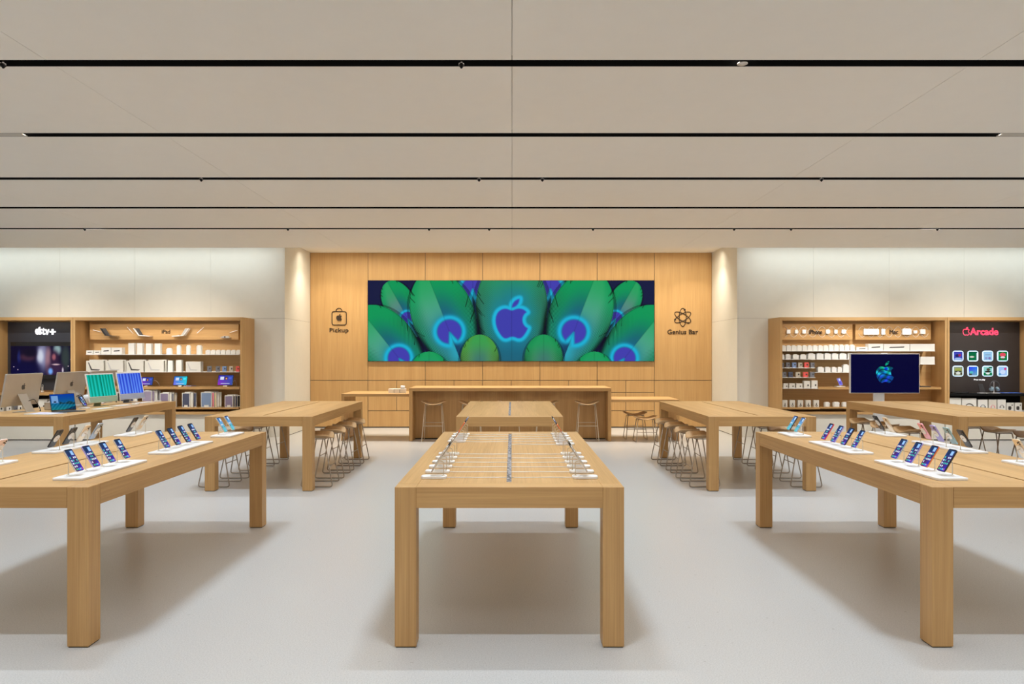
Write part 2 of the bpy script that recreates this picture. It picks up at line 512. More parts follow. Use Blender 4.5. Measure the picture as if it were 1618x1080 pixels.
# pale filler ends in the second slot
for s in (-1, 1):
    f_ = part('slot_cover', MB().box(-1.5, 1.5, -.05, .05, .0, .006).mesh('cover', GAPW), tracks[4], 'pale cover strip')
    f_.location = (s * (abs(wx(38, SLOTS[4])) + 1.5), 0, .0)

# ================================================================== TABLES
TH, LEG, APR = .90, .12, .118
def table(name, label, X0, X1, Y0, Y1, slot_x, slot_w, group, inset=.16, cable=False):
    cx, cy = (X0 + X1) / 2, (Y0 + Y1) / 2
    t = thing(name, label, 'table', (cx, cy, 0), 0, group)
    hx, hy = (X1 - X0) / 2, (Y1 - Y0) / 2
    lm = MB().box(-LEG / 2, LEG / 2, -LEG / 2, LEG / 2, .006, TH).mesh('leg', WZ, .0025, 1)
    fm = MB().box(-LEG / 2 + .006, LEG / 2 - .006, -LEG / 2 + .006, LEG / 2 - .006, 0, .006).mesh('glide', BLACK)
    for sx in (-1, 1):
        for sy in (-1, 1):
            l = part('leg', lm, t); l.location = (sx * (hx - LEG / 2), sy * (hy - LEG / 2), 0)
            part('floor_glide', fm, l)
    sxl = slot_x - cx; sw = slot_w / 2
    e = .0006
    mb = MB()
    # side rails (grain along y), end rails (grain along x), two boards with the slot between
    for s in (-1, 1):
        a, b = sorted((s * hx, s * (hx - LEG)))
        mb.box(a, b, -hy + LEG + e, hy - LEG - e, TH - APR, TH, 1)
        a, b = sorted((s * hy, s * (hy - LEG)))
        mb.box(-hx + LEG + e, hx - LEG - e, a, b, TH - APR, TH, 0)
    yb0, yb1 = -hy + inset, hy - inset
    for a, b in ((-hx + LEG, sxl - sw), (sxl + sw, hx - LEG)):
        mb.box(a + e, b, yb0 + e, yb1 - e, TH - APR, TH, 1)
    for a, b in ((-hy + LEG, yb0), (yb1, hy - LEG)):
        if b > a: mb.box(-hx + LEG + e, hx - LEG - e, a + e, b - e, TH - APR, TH, 1)
    part('tabletop', mb.mesh('tabletop', [WX, WY], .0012, 1), t)
    part('cable_slot', MB().box(sxl - sw, sxl + sw, yb0 + .002, yb1 - .002, TH - APR, TH - (.004 if cable else .03)).mesh('slot', CABLES if cable else BLACK), t, 'slot filled with coiled cables' if cable else 'dark slot')
    return t
GT = 'long oak display tables'
T_C1 = table('display_table', 'long oak table in the middle foreground with two rows of single phone stands', -.657, .628, 4.0, 6.9, -.018, .028, GT, cable=True)
T_C2 = table('display_table', 'bare long oak table in the middle, behind the centre front one', -.672, .615, 8.58, 11.49, -.03, .028, GT, cable=True)
T_L1 = table('display_table', 'oak table at the front left with white phone risers on it', -3.67, -2.372, 4.0, 6.9, -3.045, .020, GT)
T_R1 = table('display_table', 'oak table at the front right with white phone risers on it', 2.352, 3.65, 4.0, 6.9, 3.02, .020, GT)
T_L2 = table('display_table', 'bare oak table with stools, left of the middle table', -3.70, -2.405, 8.60, 11.50, -3.055, .022, GT)
T_R2 = table('display_table', 'bare oak table with stools, right of the middle table', 2.37, 3.662, 8.60, 11.50, 3.016, .022, GT)
T_L3 = table('display_table', 'oak table at far left carrying computers and monitors', -6.70, -5.402, 8.60, 11.48, -6.05, .022, GT)
T_R3 = table('display_table', 'oak table at far right in front of the big standing screen', 5.37, 6.67, 8.60, 11.48, 6.02, .022, GT)

# ================================================================== PHONES ON RISERS
PW, PL_, PT = .077, .152, .0085
THETA = R(31)
ICON = {}
def phone_screen(kind):
    if kind in ICON: return ICON[kind]
    nx, ny = 26, 52
    img = np.zeros((ny, nx, 3))
    v = np.linspace(0, 1, ny)[:, None]; u = np.linspace(0, 1, nx)[None, :]
    if kind == 'blue':
        a = np.stack([.35 + .1 * u + 0 * v, .55 + .25 * v + 0 * u, .85 + 0 * u * v], -1)
    else:
        k = .5 + .5 * np.sin(u * 3 + v * 5)
        a = np.stack([.16 + .22 * v * (1 - k) + 0 * u, .14 + .10 * (1 - v) + .05 * k, .42 + .34 * k * v + .08 * u], -1)
    img[:] = a
    img[3:15, 3:12] *= .75
    img[4:14, 14:23] = (.62, .80, 1.0) if kind != 'blue' else (.80, .92, 1.0)
    cols = [(.85, .9, .95), (.25, .75, .75), (.65, .8, 1), (.9, .92, 1), (.35, .8, .7), (.95, .95, 1)]
    rnd = random.Random(3 if kind == 'home' else 5)
    rows = (18, 25, 32, 39) if kind != 'blue' else (24, 33)
    for r_ in rows:
        for c_ in (2, 8, 14, 20):
            if r_ == 39 and c_ > 13: continue
            img[r_:r_ + 4, c_:c_ + 4] = rnd.choice(cols) if rnd.random() > .2 else (.25, .2, .3)
    for c_, cc in zip((3, 9, 15, 20), ((.3, .85, .5), (.3, .7, .9), (.4, .85, .95), (.8, .4, .6))):
        img[46:50, c_:c_ + 4] = cc
    img[:2] *= .3
    ICON[kind] = grid_mesh('phone_screen', PW - .006, PL_ - .006, nx, ny, img)
    return ICON[kind]
_ph = {}
def phone_body(c):
    if c not in _ph:
        _ph[c] = MB().prism(rrect(-PW / 2, PW / 2, 0, PL_, .011), -PT / 2, PT / 2, 'x').mesh('phone_body', PC[c], .0018, 2)
    return _ph[c]
bump_m = {}
def phone_bump(c):
    if c not in bump_m:
        bump_m[c] = MB().prism(rrect(-.017, .017, -.018, .018, .007), 0, .0022, 'x').mesh('camera_plate', PC[c], .0006, 1)
    return bump_m[c]
lens_m = MB().prism([(.0065 * math.cos(t * math.pi / 6), .0065 * math.sin(t * math.pi / 6)) for t in range(12)], 0, .0035, 'x').mesh('lens', BLACKG)
_bez = MB().prism(rrect(-PW / 2 + .0018, PW / 2 - .0018, .0018, PL_ - .0018, .009), 0, .0006, 'x').mesh('phone_glass', BLACKG)

def phone(label, loc, flip, colour, screen, group, cat='phone', lean=THETA):
    """loc = bottom centre of the phone; faces +x (flip False) or -x, leaning back"""
    o = thing('phone', label, cat, loc, (0, -lean, math.pi if flip else 0), group)
    part('body', phone_body(colour), o)
    gl = part('glass', _bez, o); gl.location = (PT / 2, 0, 0)
    s = part('screen', phone_screen(screen), gl)
    s.rotation_euler = (0, 0, R(90)); s.location = (.0009, 0, PL_ / 2)
    b = part('camera_plate', phone_bump(colour), o); b.location = (-PT / 2 - .0022, -.018, PL_ - .024)
    for dy, dz in ((-.007, .008), (-.007, -.008), (.008, 0)):
        q = part('lens', lens_m, b); q.location = (-.0015, dy, dz)
    return o

DX_POST = .070      # post stands this far behind the phone's lower edge
ZB = .024           # phone's lower edge above the riser
def post_mesh():
    st, ct = math.sin(THETA), math.cos(THETA)
    L2 = PL_ * .52
    pt = Vector((-st * L2 - ct * (PT / 2 + .004), 0, ZB + ct * L2 - st * (PT / 2 + .004)))
    pt -= Vector((.0012, 0, .0006))
    path = round_path([(-DX_POST, 0, 0), (-DX_POST, 0, pt.z - .004), tuple(pt)], .012)
    mb = MB().tube(path, .0026, 8).lathe([(.011, 0), (.011, .0015), (.006, .003)], -DX_POST, 0, 14)
    pad = MB().lathe([(.030, -.0), (.030, .0035), (.027, .0039)], 0, 0, 24)
    return mb.mesh('post', STEELL, smooth=True), pad.mesh('pad', WHITE), pt
POST, PAD, PADPT = post_mesh()
def riser(label, x0, x1, y0, y1, ys, flip, group, z=TH, r=.02):
    """white slab; ys: positions of the posts; returns the phone anchor positions"""
    cx, cy = (x0 + x1) / 2, (y0 + y1) / 2
    t = thing('phone_riser', label, 'phone stand', (cx, cy, z), 0, group)
    part('slab', MB().prism(rrect(x0 - cx, x1 - cx, y0 - cy, y1 - cy, r, 6), 0, .015).mesh('slab', WHITE, .003, 2), t)
    s = -1 if flip else 1
    xb = (cx + .012 * s)          # lower edge of the phones
    out = []
    for y in ys:
        p = part('post', POST, t, 'bent metal post'); p.location = (xb - cx, y - cy, .015); p.rotation_euler = (0, 0, math.pi if flip else 0)
        q = part('pad', PAD, p); q.location = PADPT; q.rotation_euler = (0, R(90) - THETA, 0)
        q.location = (PADPT.x + .0005, 0, PADPT.z + .0)
        out.append((xb, y, z + .015 + ZB))
    return t, out

def side_table(side, X):
    s = -1 if side == 'left' else 1
    # aisle row faces the aisle; the outer row faces away from the camera's side
    rows = {
        'aisle': (X['a0'], X['a1'], s > 0, [
            ('front', 4.20, 4.95, X['cA'], 'home'), ('middle', 5.30, 6.04, X['cB'], 'home'), ('back', 6.40, 6.75, X['cC'], 'blue')]),
        'outer': (X['o0'], X['o1'], s < 0, [
            ('front', 4.20, 4.95, X['cF'], 'home'), ('middle', 5.34, 6.06, X['cD'], 'home'), ('back', 6.44, 6.79, X['cE'], 'home')])}
    for rk, (x0, x1, flip, sets) in rows.items():
        for nm, y0, y1, cols, scr in sets:
            n = 4 if y1 - y0 > .5 else 2
            step = .177
            ys = [y0 + .105 + step * k for k in range(n)]
            edge = 'aisle edge' if rk == 'aisle' else 'outer edge'
            lab = f'white riser with {"four" if n == 4 else "two"} phones, {nm} {edge} of the front {side} table'
            if rk == 'outer' and nm == 'front':
                ys = ys[-2:]; cols = cols[-2:]
                lab = f'white riser cut by the {side} picture edge on the front {side} table'
            t, anchors = riser(lab, x0, x1, y0, y1, ys, flip, 'white slab phone risers')
            for k, (a, c) in enumerate(zip(anchors, cols)):
                m = len(anchors)
                look = {'black': 'graphite', 'sierra': 'pale blue', 'teal': 'teal green'}.get(c, c)
                wh = f'{ordd(k, m)} on the {nm} {edge} riser, front {side} table' if m > 2 else f'{"nearer" if k == 0 else "farther"} one, {nm} {edge} riser, front {side} table'
                phone(f'{look} phone, {wh}', a, flip, c, 'blue' if scr == 'blue' else ('home' if k % 2 == 0 else 'home2'), f'phones on the front {side} table')
side_table('left', dict(a0=-2.71, a1=-2.52, o0=-3.60, o1=-3.41, cA=['silver', 'purple', 'silver', 'silver'], cB=['blue', 'black', 'black', 'black'], cC=['silver', 'silver'],
           cF=['black', 'gold', 'gold', 'rose'], cD=['black', 'black', 'gold', 'sierra'], cE=['black', 'gold']))
side_table('right', dict(a0=2.50, a1=2.69, o0=3.38, o1=3.57, cA=['black', 'orange', 'purple', 'sierra'], cB=['silver', 'black', 'purple', 'red'], cC=['silver', 'black'],
           cF=['gold', 'gold', 'silver', 'gold'], cD=['black', 'teal', 'purple', 'pink'], cE=['gold', 'black']))

# centre front table: single stands and their white cables
cyl = {'left': [4.295 + .203 * k for k in range(6)] + [6.07 + .18 * k for k in range(4)] , 'right': [4.295 + .203 * k for k in range(6)] + [5.89 + .19 * k for k in range(5)]}
ccol = ['silver', 'silver', 'black', 'silver', 'silver', 'silver', 'orange', 'black', 'blue', 'silver', 'black']
for side in ('left', 'right'):
    s = -1 if side == 'left' else 1
    n = len(cyl[side])
    for k, y in enumerate(cyl[side]):
        x0, x1 = (-.545, -.393) if s < 0 else (.362, .514)
        t, an = riser(f'small white phone stand, {ordd(k, n)} in the {side} row, centre table', x0, x1, y - .04, y + .04, [y], s > 0, 'single phone stands on the centre table', r=.022)
        # these stands face outwards
        t.rotation_euler = (0, 0, math.pi)
        cx = (x0 + x1) / 2
        a = (2 * cx - an[0][0], y, an[0][2])
        phone(f'{ {"black": "graphite"}.get(ccol[k], ccol[k]) } phone seen edge on, {ordd(k, n)} in the {side} row, centre table', a, s < 0, ccol[k], 'home', 'phones on the centre table')
        # cable from slab to slot
        xa = x1 + .001 if s < 0 else x0 - .001
        xb = -.018 + s * .015
        pts = []
        ph = random.random() * 6; am = random.uniform(.002, .010)
        for q in range(15):
            u = q / 14
            pts.append((xa + (xb - xa) * u, y + .005 + am * math.sin(ph + u * 5.5) * math.sin(math.pi * u) * 1.6, TH + .0032))
        solo('charging_cable', MB().tube(pts, .0026, 6).mesh('cable', WHITE, smooth=True),
             f'thin white cable from the {ordd(k, n)} {side} stand to the centre slot', 'cable', group='white cables on the centre table')

# ================================================================== STOOLS
def stool_meshes(h, tube, seat):
    def seat_mesh():
        nx, ny = 20, 12; hw, hd = .235, .165; vs = []; fs = []
        def P(u, v, t):
            # superellipse mapping of the square
            x = u * math.sqrt(max(0, 1 - v * v * .42)); y = v * math.sqrt(max(0, 1 - u * u * .46))
            z = .038 * abs(u) ** 2.2 - .012 * (1 - abs(u)) + (.006 * v if v > 0 else -.010 * v * v)
            edge = max(abs(u), abs(v)); th = .020 * (1 - .55 * edge ** 4)
            return (x * hw, y * hd, h - .012 + z - (th if t else 0))
        for t in (0, 1):
            for j in range(ny + 1):
                for i in range(nx + 1): vs.append(P(-1 + 2 * i / nx, -1 + 2 * j / ny, t))
        N = (nx + 1) * (ny + 1)
        for j in range(ny):
            for i in range(nx):
                a = j * (nx + 1) + i
                fs.append((a, a + 1, a + nx + 2, a + nx + 1)); fs.append((N + a + nx + 1, N + a + nx + 2, N + a + 1, N + a))
        rim = [i for i in range(nx + 1)] + [(j + 1) * (nx + 1) - 1 for j in range(1, ny + 1)] + [ny * (nx + 1) + i for i in range(nx - 1, -1, -1)] + [j * (nx + 1) for j in range(ny - 1, 0, -1)]
        for a, b in zip(rim, rim[1:] + rim[:1]): fs.append((a, N + a, N + b, b))
        me = bpy.data.meshes.new('seat'); me.from_pydata(vs, [], fs); me.materials.append(seat)
        bm = bmesh.new(); bm.from_mesh(me); bmesh.ops.recalc_face_normals(bm, faces=bm.faces); bm.to_mesh(me); bm.free()
        me.polygons.foreach_set('use_smooth', [True] * len(me.polygons))
        return me
    r = .0075; zt = h - .036
    def side(sx):
        top = .155 * sx; bot = .205 * sx
        mb = MB().tube(round_path([(top, -.085, zt), (bot, -.195, r), (bot, .195, r), (top, .085, zt)], .035), r, 8)
        return mb.mesh('side_frame', tube, smooth=True)
    def at(z, sx, sy):
        u = (zt - z) / (zt - r)
        return ((.155 + .05 * u) * sx, (.085 + .11 * u) * sy, z)
    zf = h * .40
    foot = MB().tube([at(zf, -1, -1), at(zf, 1, -1)], r * .85, 8).mesh('footrest', tube, smooth=True)
    back = MB().tube([at(zf + .04, -1, 1), at(zf + .04, 1, 1)], r * .7, 8).mesh('stretcher', tube, smooth=True)
    brace = MB()
    for sy in (-1, 1): brace.tube([at(zt - .004, -1, sy), at(zt - .004, 1, sy)], r * .8, 8)
    for sx in (-1, 1): brace.tube([at(zt, sx, -1), at(zt, sx, 1)], r * .8, 8)
    return seat_mesh(), side(-1), side(1), foot, back, brace.mesh('seat_brace', tube, smooth=True)
_st = {}
def stool(label, x, y, rz, h, group, kind='brown'):
    k = (h, kind)
    if k not in _st: _st[k] = stool_meshes(h, STEEL if kind == 'brown' else STEELL, WSEAT if kind == 'brown' else WSEATL)
    se, a, b, f_, bk, br = _st[k]
    o = thing('stool', label, 'stool', (x, y, 0), rz, group)
    part('seat', se, o); part('side_frame', a, o); part('side_frame', b, o); part('footrest', f_, o); part('stretcher', bk, o); part('seat_brace', br, o)
    return o
SY = [9.07, 9.71, 10.36, 11.0]
for lab, X, rz, ys in (('left table', -2.43, 90, SY), ('left table', -3.70, -90, SY), ('right table', 2.38, -90, SY), ('right table', 3.66, 90, SY),
                   ('far right table', 5.40, -90, SY[1:]), ('far right table', 6.60, 90, SY[:3])):
    side = {-2.43: 'aisle side of the middle row left table', -3.70: 'outer side of the middle row left table', 2.38: 'aisle side of the middle row right table',
            3.66: 'outer side of the middle row right table', 5.40: 'left side of the far right table', 6.60: 'right side of the far right table'}[X]
    for k, y in enumerate(ys):
        stool(f'wooden saddle stool, {ordd(k, len(ys))} on the {side}', X, y, R(rz + random.uniform(-3, 3)), .63, 'saddle stools at the display tables')
for k, X in enumerate((-1.505, -.79, -.05, .66, 1.44)):
    stool(f'tall pale wooden stool at the wooden bar, {ordn(k, 5)}', X, 13.72, 0, .735, 'tall stools at the bar', 'pale')
stool('low wooden stool at the right side counter, left and farther of the two', 2.42, 14.045, R(0), .50, 'low stools at the side counter')
stool('low wooden stool at the right side counter, right and nearer of the two', 2.54, 13.61, R(0), .46, 'low stools at the side counter')

# ================================================================== BAR AND COUNTERS
by0, by1 = 13.62, 14.58
b = thing('service_bar', 'wide oak bar with panel ends standing before the wooden wall', 'counter', (-.035, (by0 + by1) / 2, 0))
hw = (1.893 + 1.964) / 2; hd = (by1 - by0) / 2
part('countertop', MB().box(-hw, hw, -hd, hd, .955, 1.015).mesh('countertop', WX, .002, 1), b)
for s in (-1, 1):
    a, c = sorted((s * hw, s * (hw - .065)))
    part('end_panel', MB().box(a, c, -hd, hd, 0, .955).mesh('end_panel', WZ, .002, 1), b)
part('front_panel', MB().box(-hw + .065, hw - .065, -hd + .36, -hd + .39, 0.02, .955).mesh('front_panel', WZ, .001, 1), b)
part('plinth', MB().box(-hw + .065, hw - .065, -hd + .38, -hd + .42, 0, .02).mesh('plinth', BLACK), b)
lc = thing('side_counter', 'oak side counter left of the bar with a white box on it', 'counter', (0, 14.2, 0))
part('countertop', MB().box(-3.27, -1.97, -.51, .49, .845, .90).mesh('countertop', WX, .002, 1), lc)
part('end_panel', MB().box(-3.27, -3.215, -.51, .49, 0, .845).mesh('end_panel', WZ, .002, 1), lc)
rc = thing('side_counter', 'lower oak side counter right of the bar with two low stools', 'counter', (0, 14.1, 0))
part('countertop', MB().box(1.897, 3.19, -.48, .47, .745, .795).mesh('countertop', WX, .002, 1), rc)
part('end_panel', MB().box(3.135, 3.19, -.48, .47, 0, .745).mesh('end_panel', WZ, .002, 1), rc)
# white frosted tray with cartons on the left counter
tr = thing('supply_box', 'frosted white box with three bins on the left side counter', 'box', (-2.24, 13.97, .90))
for k in range(3):
    part('bin', MB().box(-.168 + k * .113, -.061 + k * .113, -.07, .07, 0, .085).mesh('bin', CARD, .004, 2), tr)
rp = solo('paper_roll', MB().tube([(-.04, 0, 0), (.04, 0, 0)], .03, 16).mesh('roll', WHITE), 'small white roll lying on the right end of the frosted box', 'roll', (-2.13, 13.95, .90 + .086 + .03))

# ================================================================== WALL SIGNS
YS = WOOD_Y - .012
def ws(x): return wx(x, WOOD_Y)
def wsz(y): return wz(y, WOOD_Y)
sg = thing('wall_sign', 'black shopping bag symbol with lettering on the wooden wall, left of the video wall', 'sign', (ws(535.8), WOOD_Y, wsz(502.5)))
cx0, cz0 = ws(535.8), wsz(502.5)
def rel(x, y): return (ws(x) - cx0, -.006, wsz(y) - cz0)
x0, x1 = ws(524.6) - cx0, ws(547.3) - cx0; z0, z1 = wsz(513.1) - cz0, wsz(491.8) - cz0
bagpts = [(p, -.006, q) for p, q in rrect(x0, x1, z0, z1, .045, 5)]
part('bag_outline', MB().tube(bagpts, .0095, 6, True).mesh('bag_outline', INK), sg)
arc = [((ws(535.8) - cx0) + .068 * math.cos(t), -.006, z1 + .074 * math.sin(t)) for t in np.linspace(0, math.pi, 14)]
part('bag_handle', MB().tube(arc, .0085, 6).mesh('bag_handle', INK), sg)
lg = part('emblem', logo_mesh('emblem', .155, .012, INK), sg); lg.location = rel(535.9, 501.2)
tx = part('lettering', text_mesh('lettering', 'Pickup', ws(550.7) - ws(520.8), .125, .012, INK, offset=.004), sg)
tx.location = (ws(520.8) - cx0, 0, wsz(526.6) - cz0)
sg = thing('wall_sign', 'black atom symbol with lettering on the wooden wall, right of the video wall', 'sign', (ws(1078.7), WOOD_Y, wsz(501)))
cx0, cz0 = ws(1078.7), wsz(501)
for k, a0 in enumerate((0, 60, 120)):
    a = R(90 + a0); pts = []
    for t in np.linspace(0, 2 * math.pi, 41)[:-1]:
        p, q = .205 * math.cos(t), .078 * math.sin(t)
        pts.append((p * math.cos(a) - q * math.sin(a), -.006, p * math.sin(a) + q * math.cos(a)))
    part('orbit', MB().tube(pts, .0085, 6, True).mesh('orbit', INK), sg)
for dx_, dy_ in ((645, 295), (410, 535), (733, 617)):
    p_ = part('dot', MB().prism([(.021 * math.cos(t * math.pi / 8), .021 * math.sin(t * math.pi / 8)) for t in range(16)], -.014, 0, 'y').mesh('dot', INK), sg)
    p_.location = ((dx_ - 597) / 15.425 / F * WOOD_Y, 0, -(dy_ - 480) / 15.425 / F * WOOD_Y)
tx = part('lettering', text_mesh('lettering', 'Genius Bar', ws(1102.8) - ws(1054.5), .105, .012, INK, offset=.004), sg)
tx.location = (ws(1054.5) - cx0, 0, wsz(527.6) - cz0)

# ================================================================== VIDEO WALL
def smooth(a, b, x):
    t = np.clip((x - a) / (b - a), 0, 1); return t * t * (3 - 2 * t)
def logo_fields(X, Z):
    """inside mask and distance to the emblem's outline (unit box coordinates)"""
    inside = np.zeros(X.shape, bool); dist = np.full(X.shape, 9.0)
    for lp in LOGO:
        n = len(lp)
        for i in range(n):
            (ax, az), (bx, bz) = lp[i], lp[(i + 1) % n]
            with np.errstate(divide='ignore', invalid='ignore'):
                c = ((az > Z) != (bz > Z)) & (X < (bx - ax) * (Z - az) / (bz - az + 1e-12) + ax)
            inside ^= c
            dx, dz = bx - ax, bz - az; l2 = dx * dx + dz * dz + 1e-12
            t = np.clip(((X - ax) * dx + (Z - az) * dz) / l2, 0, 1)
            dist = np.minimum(dist, np.hypot(X - ax - t * dx, Z - az - t * dz))
    return inside, dist
def feather_wall(nx, ny):
    px = np.linspace(581.5, 1033.5, nx + 1); px = (px[1:] + px[:-1]) / 2
    py = np.linspace(443, 571, ny + 1); py = (py[1:] + py[:-1]) / 2
    X, Y = np.meshgrid(px, py)
    img = np.zeros(X.shape + (3,)); img[:] = (.085, .105, .25)
    C = lambda *c: np.array(c) / 255.
    def mix(a, b, t): return a * (1 - t[..., None]) + b * t[..., None]
    def feather(tip, eye, hw, Lt, er=None, lightside=-1, green=(14, 148, 86), pale=(84, 165, 132), logo=False, tone=1.0, mirror=False, pk=.74):
        nonlocal img
        XX = 1617 - X if mirror else X
        ax, ay = eye[0] - tip[0], eye[1] - tip[1]; L = math.hypot(ax, ay); ax /= L; ay /= L
        t = (XX - tip[0]) * ax + (Y - tip[1]) * ay
        s = -(XX - tip[0]) * ay * -1 - 0
        s = (XX - tip[0]) * ay * -1 + (Y - tip[1]) * ax      # >0 on one side
        s = -s                                               # >0: right side of a downward axis
        tt = np.clip(t / Lt, 0, 1)
        wdt = hw * np.sin(math.pi * tt ** pk) ** .62 + .01
        q = np.abs(s) / wdt
        ins = (t > 0) & (t < Lt) & (q < 1)
        u = t / L                                            # 1 at the eye
        pal = C(*pale); gre = C(*green)
        light = mix(np.broadcast_to(C(40, 160, 95), img.shape), pal, smooth(.1, .75, u))
        light = mix(light, np.broadcast_to(C(35, 125, 140), img.shape), smooth(.9, 1.5, u) * .8)
        dark = mix(np.broadcast_to(gre, img.shape), np.broadcast_to(C(28, 85, 110), img.shape), smooth(.15, .85, u) * smooth(.80, .05, q))
        dark = mix(dark, np.broadcast_to(C(25, 60, 95), img.shape), smooth(1.1, 1.6, u))
        pale_mask = smooth(-.6, .6, s * lightside)
        if logo: pale_mask = pale_mask * 0 + .5
        col = mix(dark, light, pale_mask)
        col = mix(col, np.broadcast_to(gre, img.shape), smooth(.45, .9, q) * .75)
        ph = (t * .95 + np.abs(s) * .75 + s * s / hw * .35) * 2 * math.pi / 3.1
        amp = .62 * smooth(.30, .95, q) * smooth(.30, .8, u)
        col = col * (1 - amp * (.5 + .5 * np.sin(ph)))[..., None] + (amp * .16 * (.5 - .5 * np.sin(ph)))[..., None]
        col = col * (1 - .72 * smooth(.80, 1.0, q) * smooth(.55, 1.1, u))[..., None]
        col = col * (1 - .30 * smooth(.93, 1.0, q))[..., None]
        if logo:
            sz = 64.
            ins2, d = logo_fields((XX - 808.5) / sz, -(Y - 503.5) / sz)
            d = d * sz
            d = np.where(ins2, -d, d)
            glow = np.exp(-np.clip(d, 0, None) / 5.0)
            col = mix(col, np.broadcast_to(C(20, 130, 165), img.shape), np.exp(-np.clip(d, 0, None) / 15.) * .75)
            col = mix(col, np.broadcast_to(C(30, 178, 215), img.shape), smooth(7.5, 2.5, d))
            col = mix(col, np.broadcast_to(C(62, 62, 168), img.shape), smooth(1.0, -2.2, d))
        elif er:
            ex = XX - eye[0]; ey = Y - eye[1]
            et = ex * ax + ey * ay; es = s
            d = np.hypot(es, et * 1.02)
            notch = (et > -er * .05) & (np.abs(es) < (et + er * .05) * .42)
            d2 = np.where(notch, np.maximum(d, er * 1.06), d)
            nd = ((et + er * .05) * .42 - np.abs(es)) * .9   # distance into the notch
            dd = np.where(nd > 0, er + nd * 1.4, np.maximum(d, er + nd * 1.2 * (et > 0) - 99 * (et <= 0)))
            dd = np.where(et > 0, np.maximum(d, er + nd), d)
            col = mix(col, np.broadcast_to(C(20, 115, 150), img.shape), np.exp(-np.clip(dd - er, 0, None) / (er * .70)) * .9)
            col = mix(col, np.broadcast_to(C(28, 175, 212), img.shape), np.exp(-((dd - er * 1.18) / (er * .20)) ** 2))
            col = mix(col, np.broadcast_to(C(66, 62, 172), img.shape), smooth(er * 1.08, er * .88, dd))
            # tail below the notch: pale cyan on the light side, deep blue on the other
            tl = smooth(er * .9, er * 1.4, et) * smooth(er * .9, er * .1, np.abs(es)) * smooth(er * 3.2, er * 1.8, et)
            col = mix(col, np.broadcast_to(C(45, 165, 190), img.shape), tl * .75 * (s * lightside > 0))
            col = mix(col, np.broadcast_to(C(22, 60, 95), img.shape), tl * .85 * (s * lightside <= 0))
        # barbs split apart along the edge
        rs = random.Random(int(tip[0] * 7 + tip[1]))
        for _ in range(9):
            t0 = rs.uniform(.04, .62) * Lt; sd = rs.choice((-1, 1)); ln = rs.uniform(.12, .26)
            a_ = np.abs(s) - (1 - ln) * wdt
            line = np.exp(-((t - t0 + a_ * 1.3) / .75) ** 2) * (a_ > 0) * (s * sd > 0)
            col = col * (1 - .62 * line)[..., None]
        # quill line
        col = col * (1 - .10 * np.exp(-(s / .8) ** 2))[..., None]
        al = ins.astype(float) * smooth(1.0, .985, q)
        # soft dark rim behind the feather
        rim = (t > -3) & (t < Lt) & (q < 1.10) & ~ins
        img = np.where(rim[..., None], img * .72, img)
        img = mix(img, np.clip(col * tone, 0, 1), al)
    for mir in (False, True):
        feather((747, 395), (747, 455), 30, 112, 17, mirror=mir, green=(30, 120, 110))
    for mir in (False, True):
        feather((612, 445), (644, 503), 25, 100, 10.5, mirror=mir, pale=(95, 135, 125))
        feather((568, 488), (630, 566), 45, 165, 17.5, mirror=mir, pk=.78)
    feather((808.5, 408), (808.5, 505), 57, 190, logo=True, lightside=0, green=(40, 130, 85), pale=(40, 150, 135))
    for mir in (False, True):
        feather((674, 430), (710, 524), 50, 172, 19.5, mirror=mir, pk=.80)
        feather((758, 529), (758, 580), 31, 105, mirror=mir, lightside=0, pale=(95, 150, 105), green=(75, 150, 60) if not mir else (20, 140, 80))
        feather((678, 556), (678, 600), 31, 90, mirror=mir, lightside=0, pale=(70, 165, 150))
    return np.clip(img, 0, 1)
sx0, sx1, sz0, sz1 = ws(581.8), ws(1033.2), wsz(570.6), wsz(443)
vw = thing('video_wall', 'wide video wall showing green peacock feathers with purple eyes and a glowing fruit emblem', 'screen', ((sx0 + sx1) / 2, WOOD_Y, (sz0 + sz1) / 2))
part('casing', MB().box((sx0 - sx1) / 2, (sx1 - sx0) / 2, -.045, 0, (sz0 - sz1) / 2, (sz1 - sz0) / 2).mesh('casing', BLACK), vw)
d_ = part('display', grid_mesh('display', sx1 - sx0 - .012, sz1 - sz0 - .012, 620, 176, feather_wall(620, 176)), vw); d_.location = (0, -.047, 0)

# ================================================================== SHELF UNITS
SY0, SYW = 13.68, WALL_Y        # unit front, wall
ZB0, ZT0 = .504, 2.366
BK = 14.13                      # inner back panel
LED = mat('led_strip', (1, .95, .85), emit=(1, .86, .66), strength=3.0)
def unit(name, label, X0, X1, tl=.045, tr=.045):
    """open oak wall unit, front at SY0"""
    t = thing(name, label, 'shelf unit', (0, 0, 0))
    mb = MB()
    mb.box(X0, X0 + tl, SY0, SYW - .002, ZB0, ZT0, 0).box(X1 - tr, X1, SY0, SYW - .002, ZB0, ZT0, 0)
    mb.box(X0 + tl, X1 - tr, SY0, SYW - .002, ZT0 - .06, ZT0, 1)
    mb.box(X0 + tl, X1 - tr, SY0, SYW - .002, ZB0, ZB0 + .05, 1)
    part('carcass', mb.mesh('carcass', [WWALL, WWALLX], .0012, 1), t)
    part('back_panel', MB().box(X0 + tl, X1 - tr, BK, BK + .02, ZB0 + .05, ZT0 - .06).mesh('back_panel', WWALLX), t)
    part('plinth', MB().box(X0 + .01, X1 - .01, SY0 + .07, SYW - .002, .02, ZB0).box(X0 + .02, X1 - .02, SY0 + .09, SYW - .01, 0, .02, 1).mesh('plinth', [WALLM, BLACK]), t, 'white base panel')
    return t
UL = unit('shelf_unit', 'tall oak shelf unit on the left wall with tablets and white boxes', wx(115.3, SY0), wx(383, SY0))
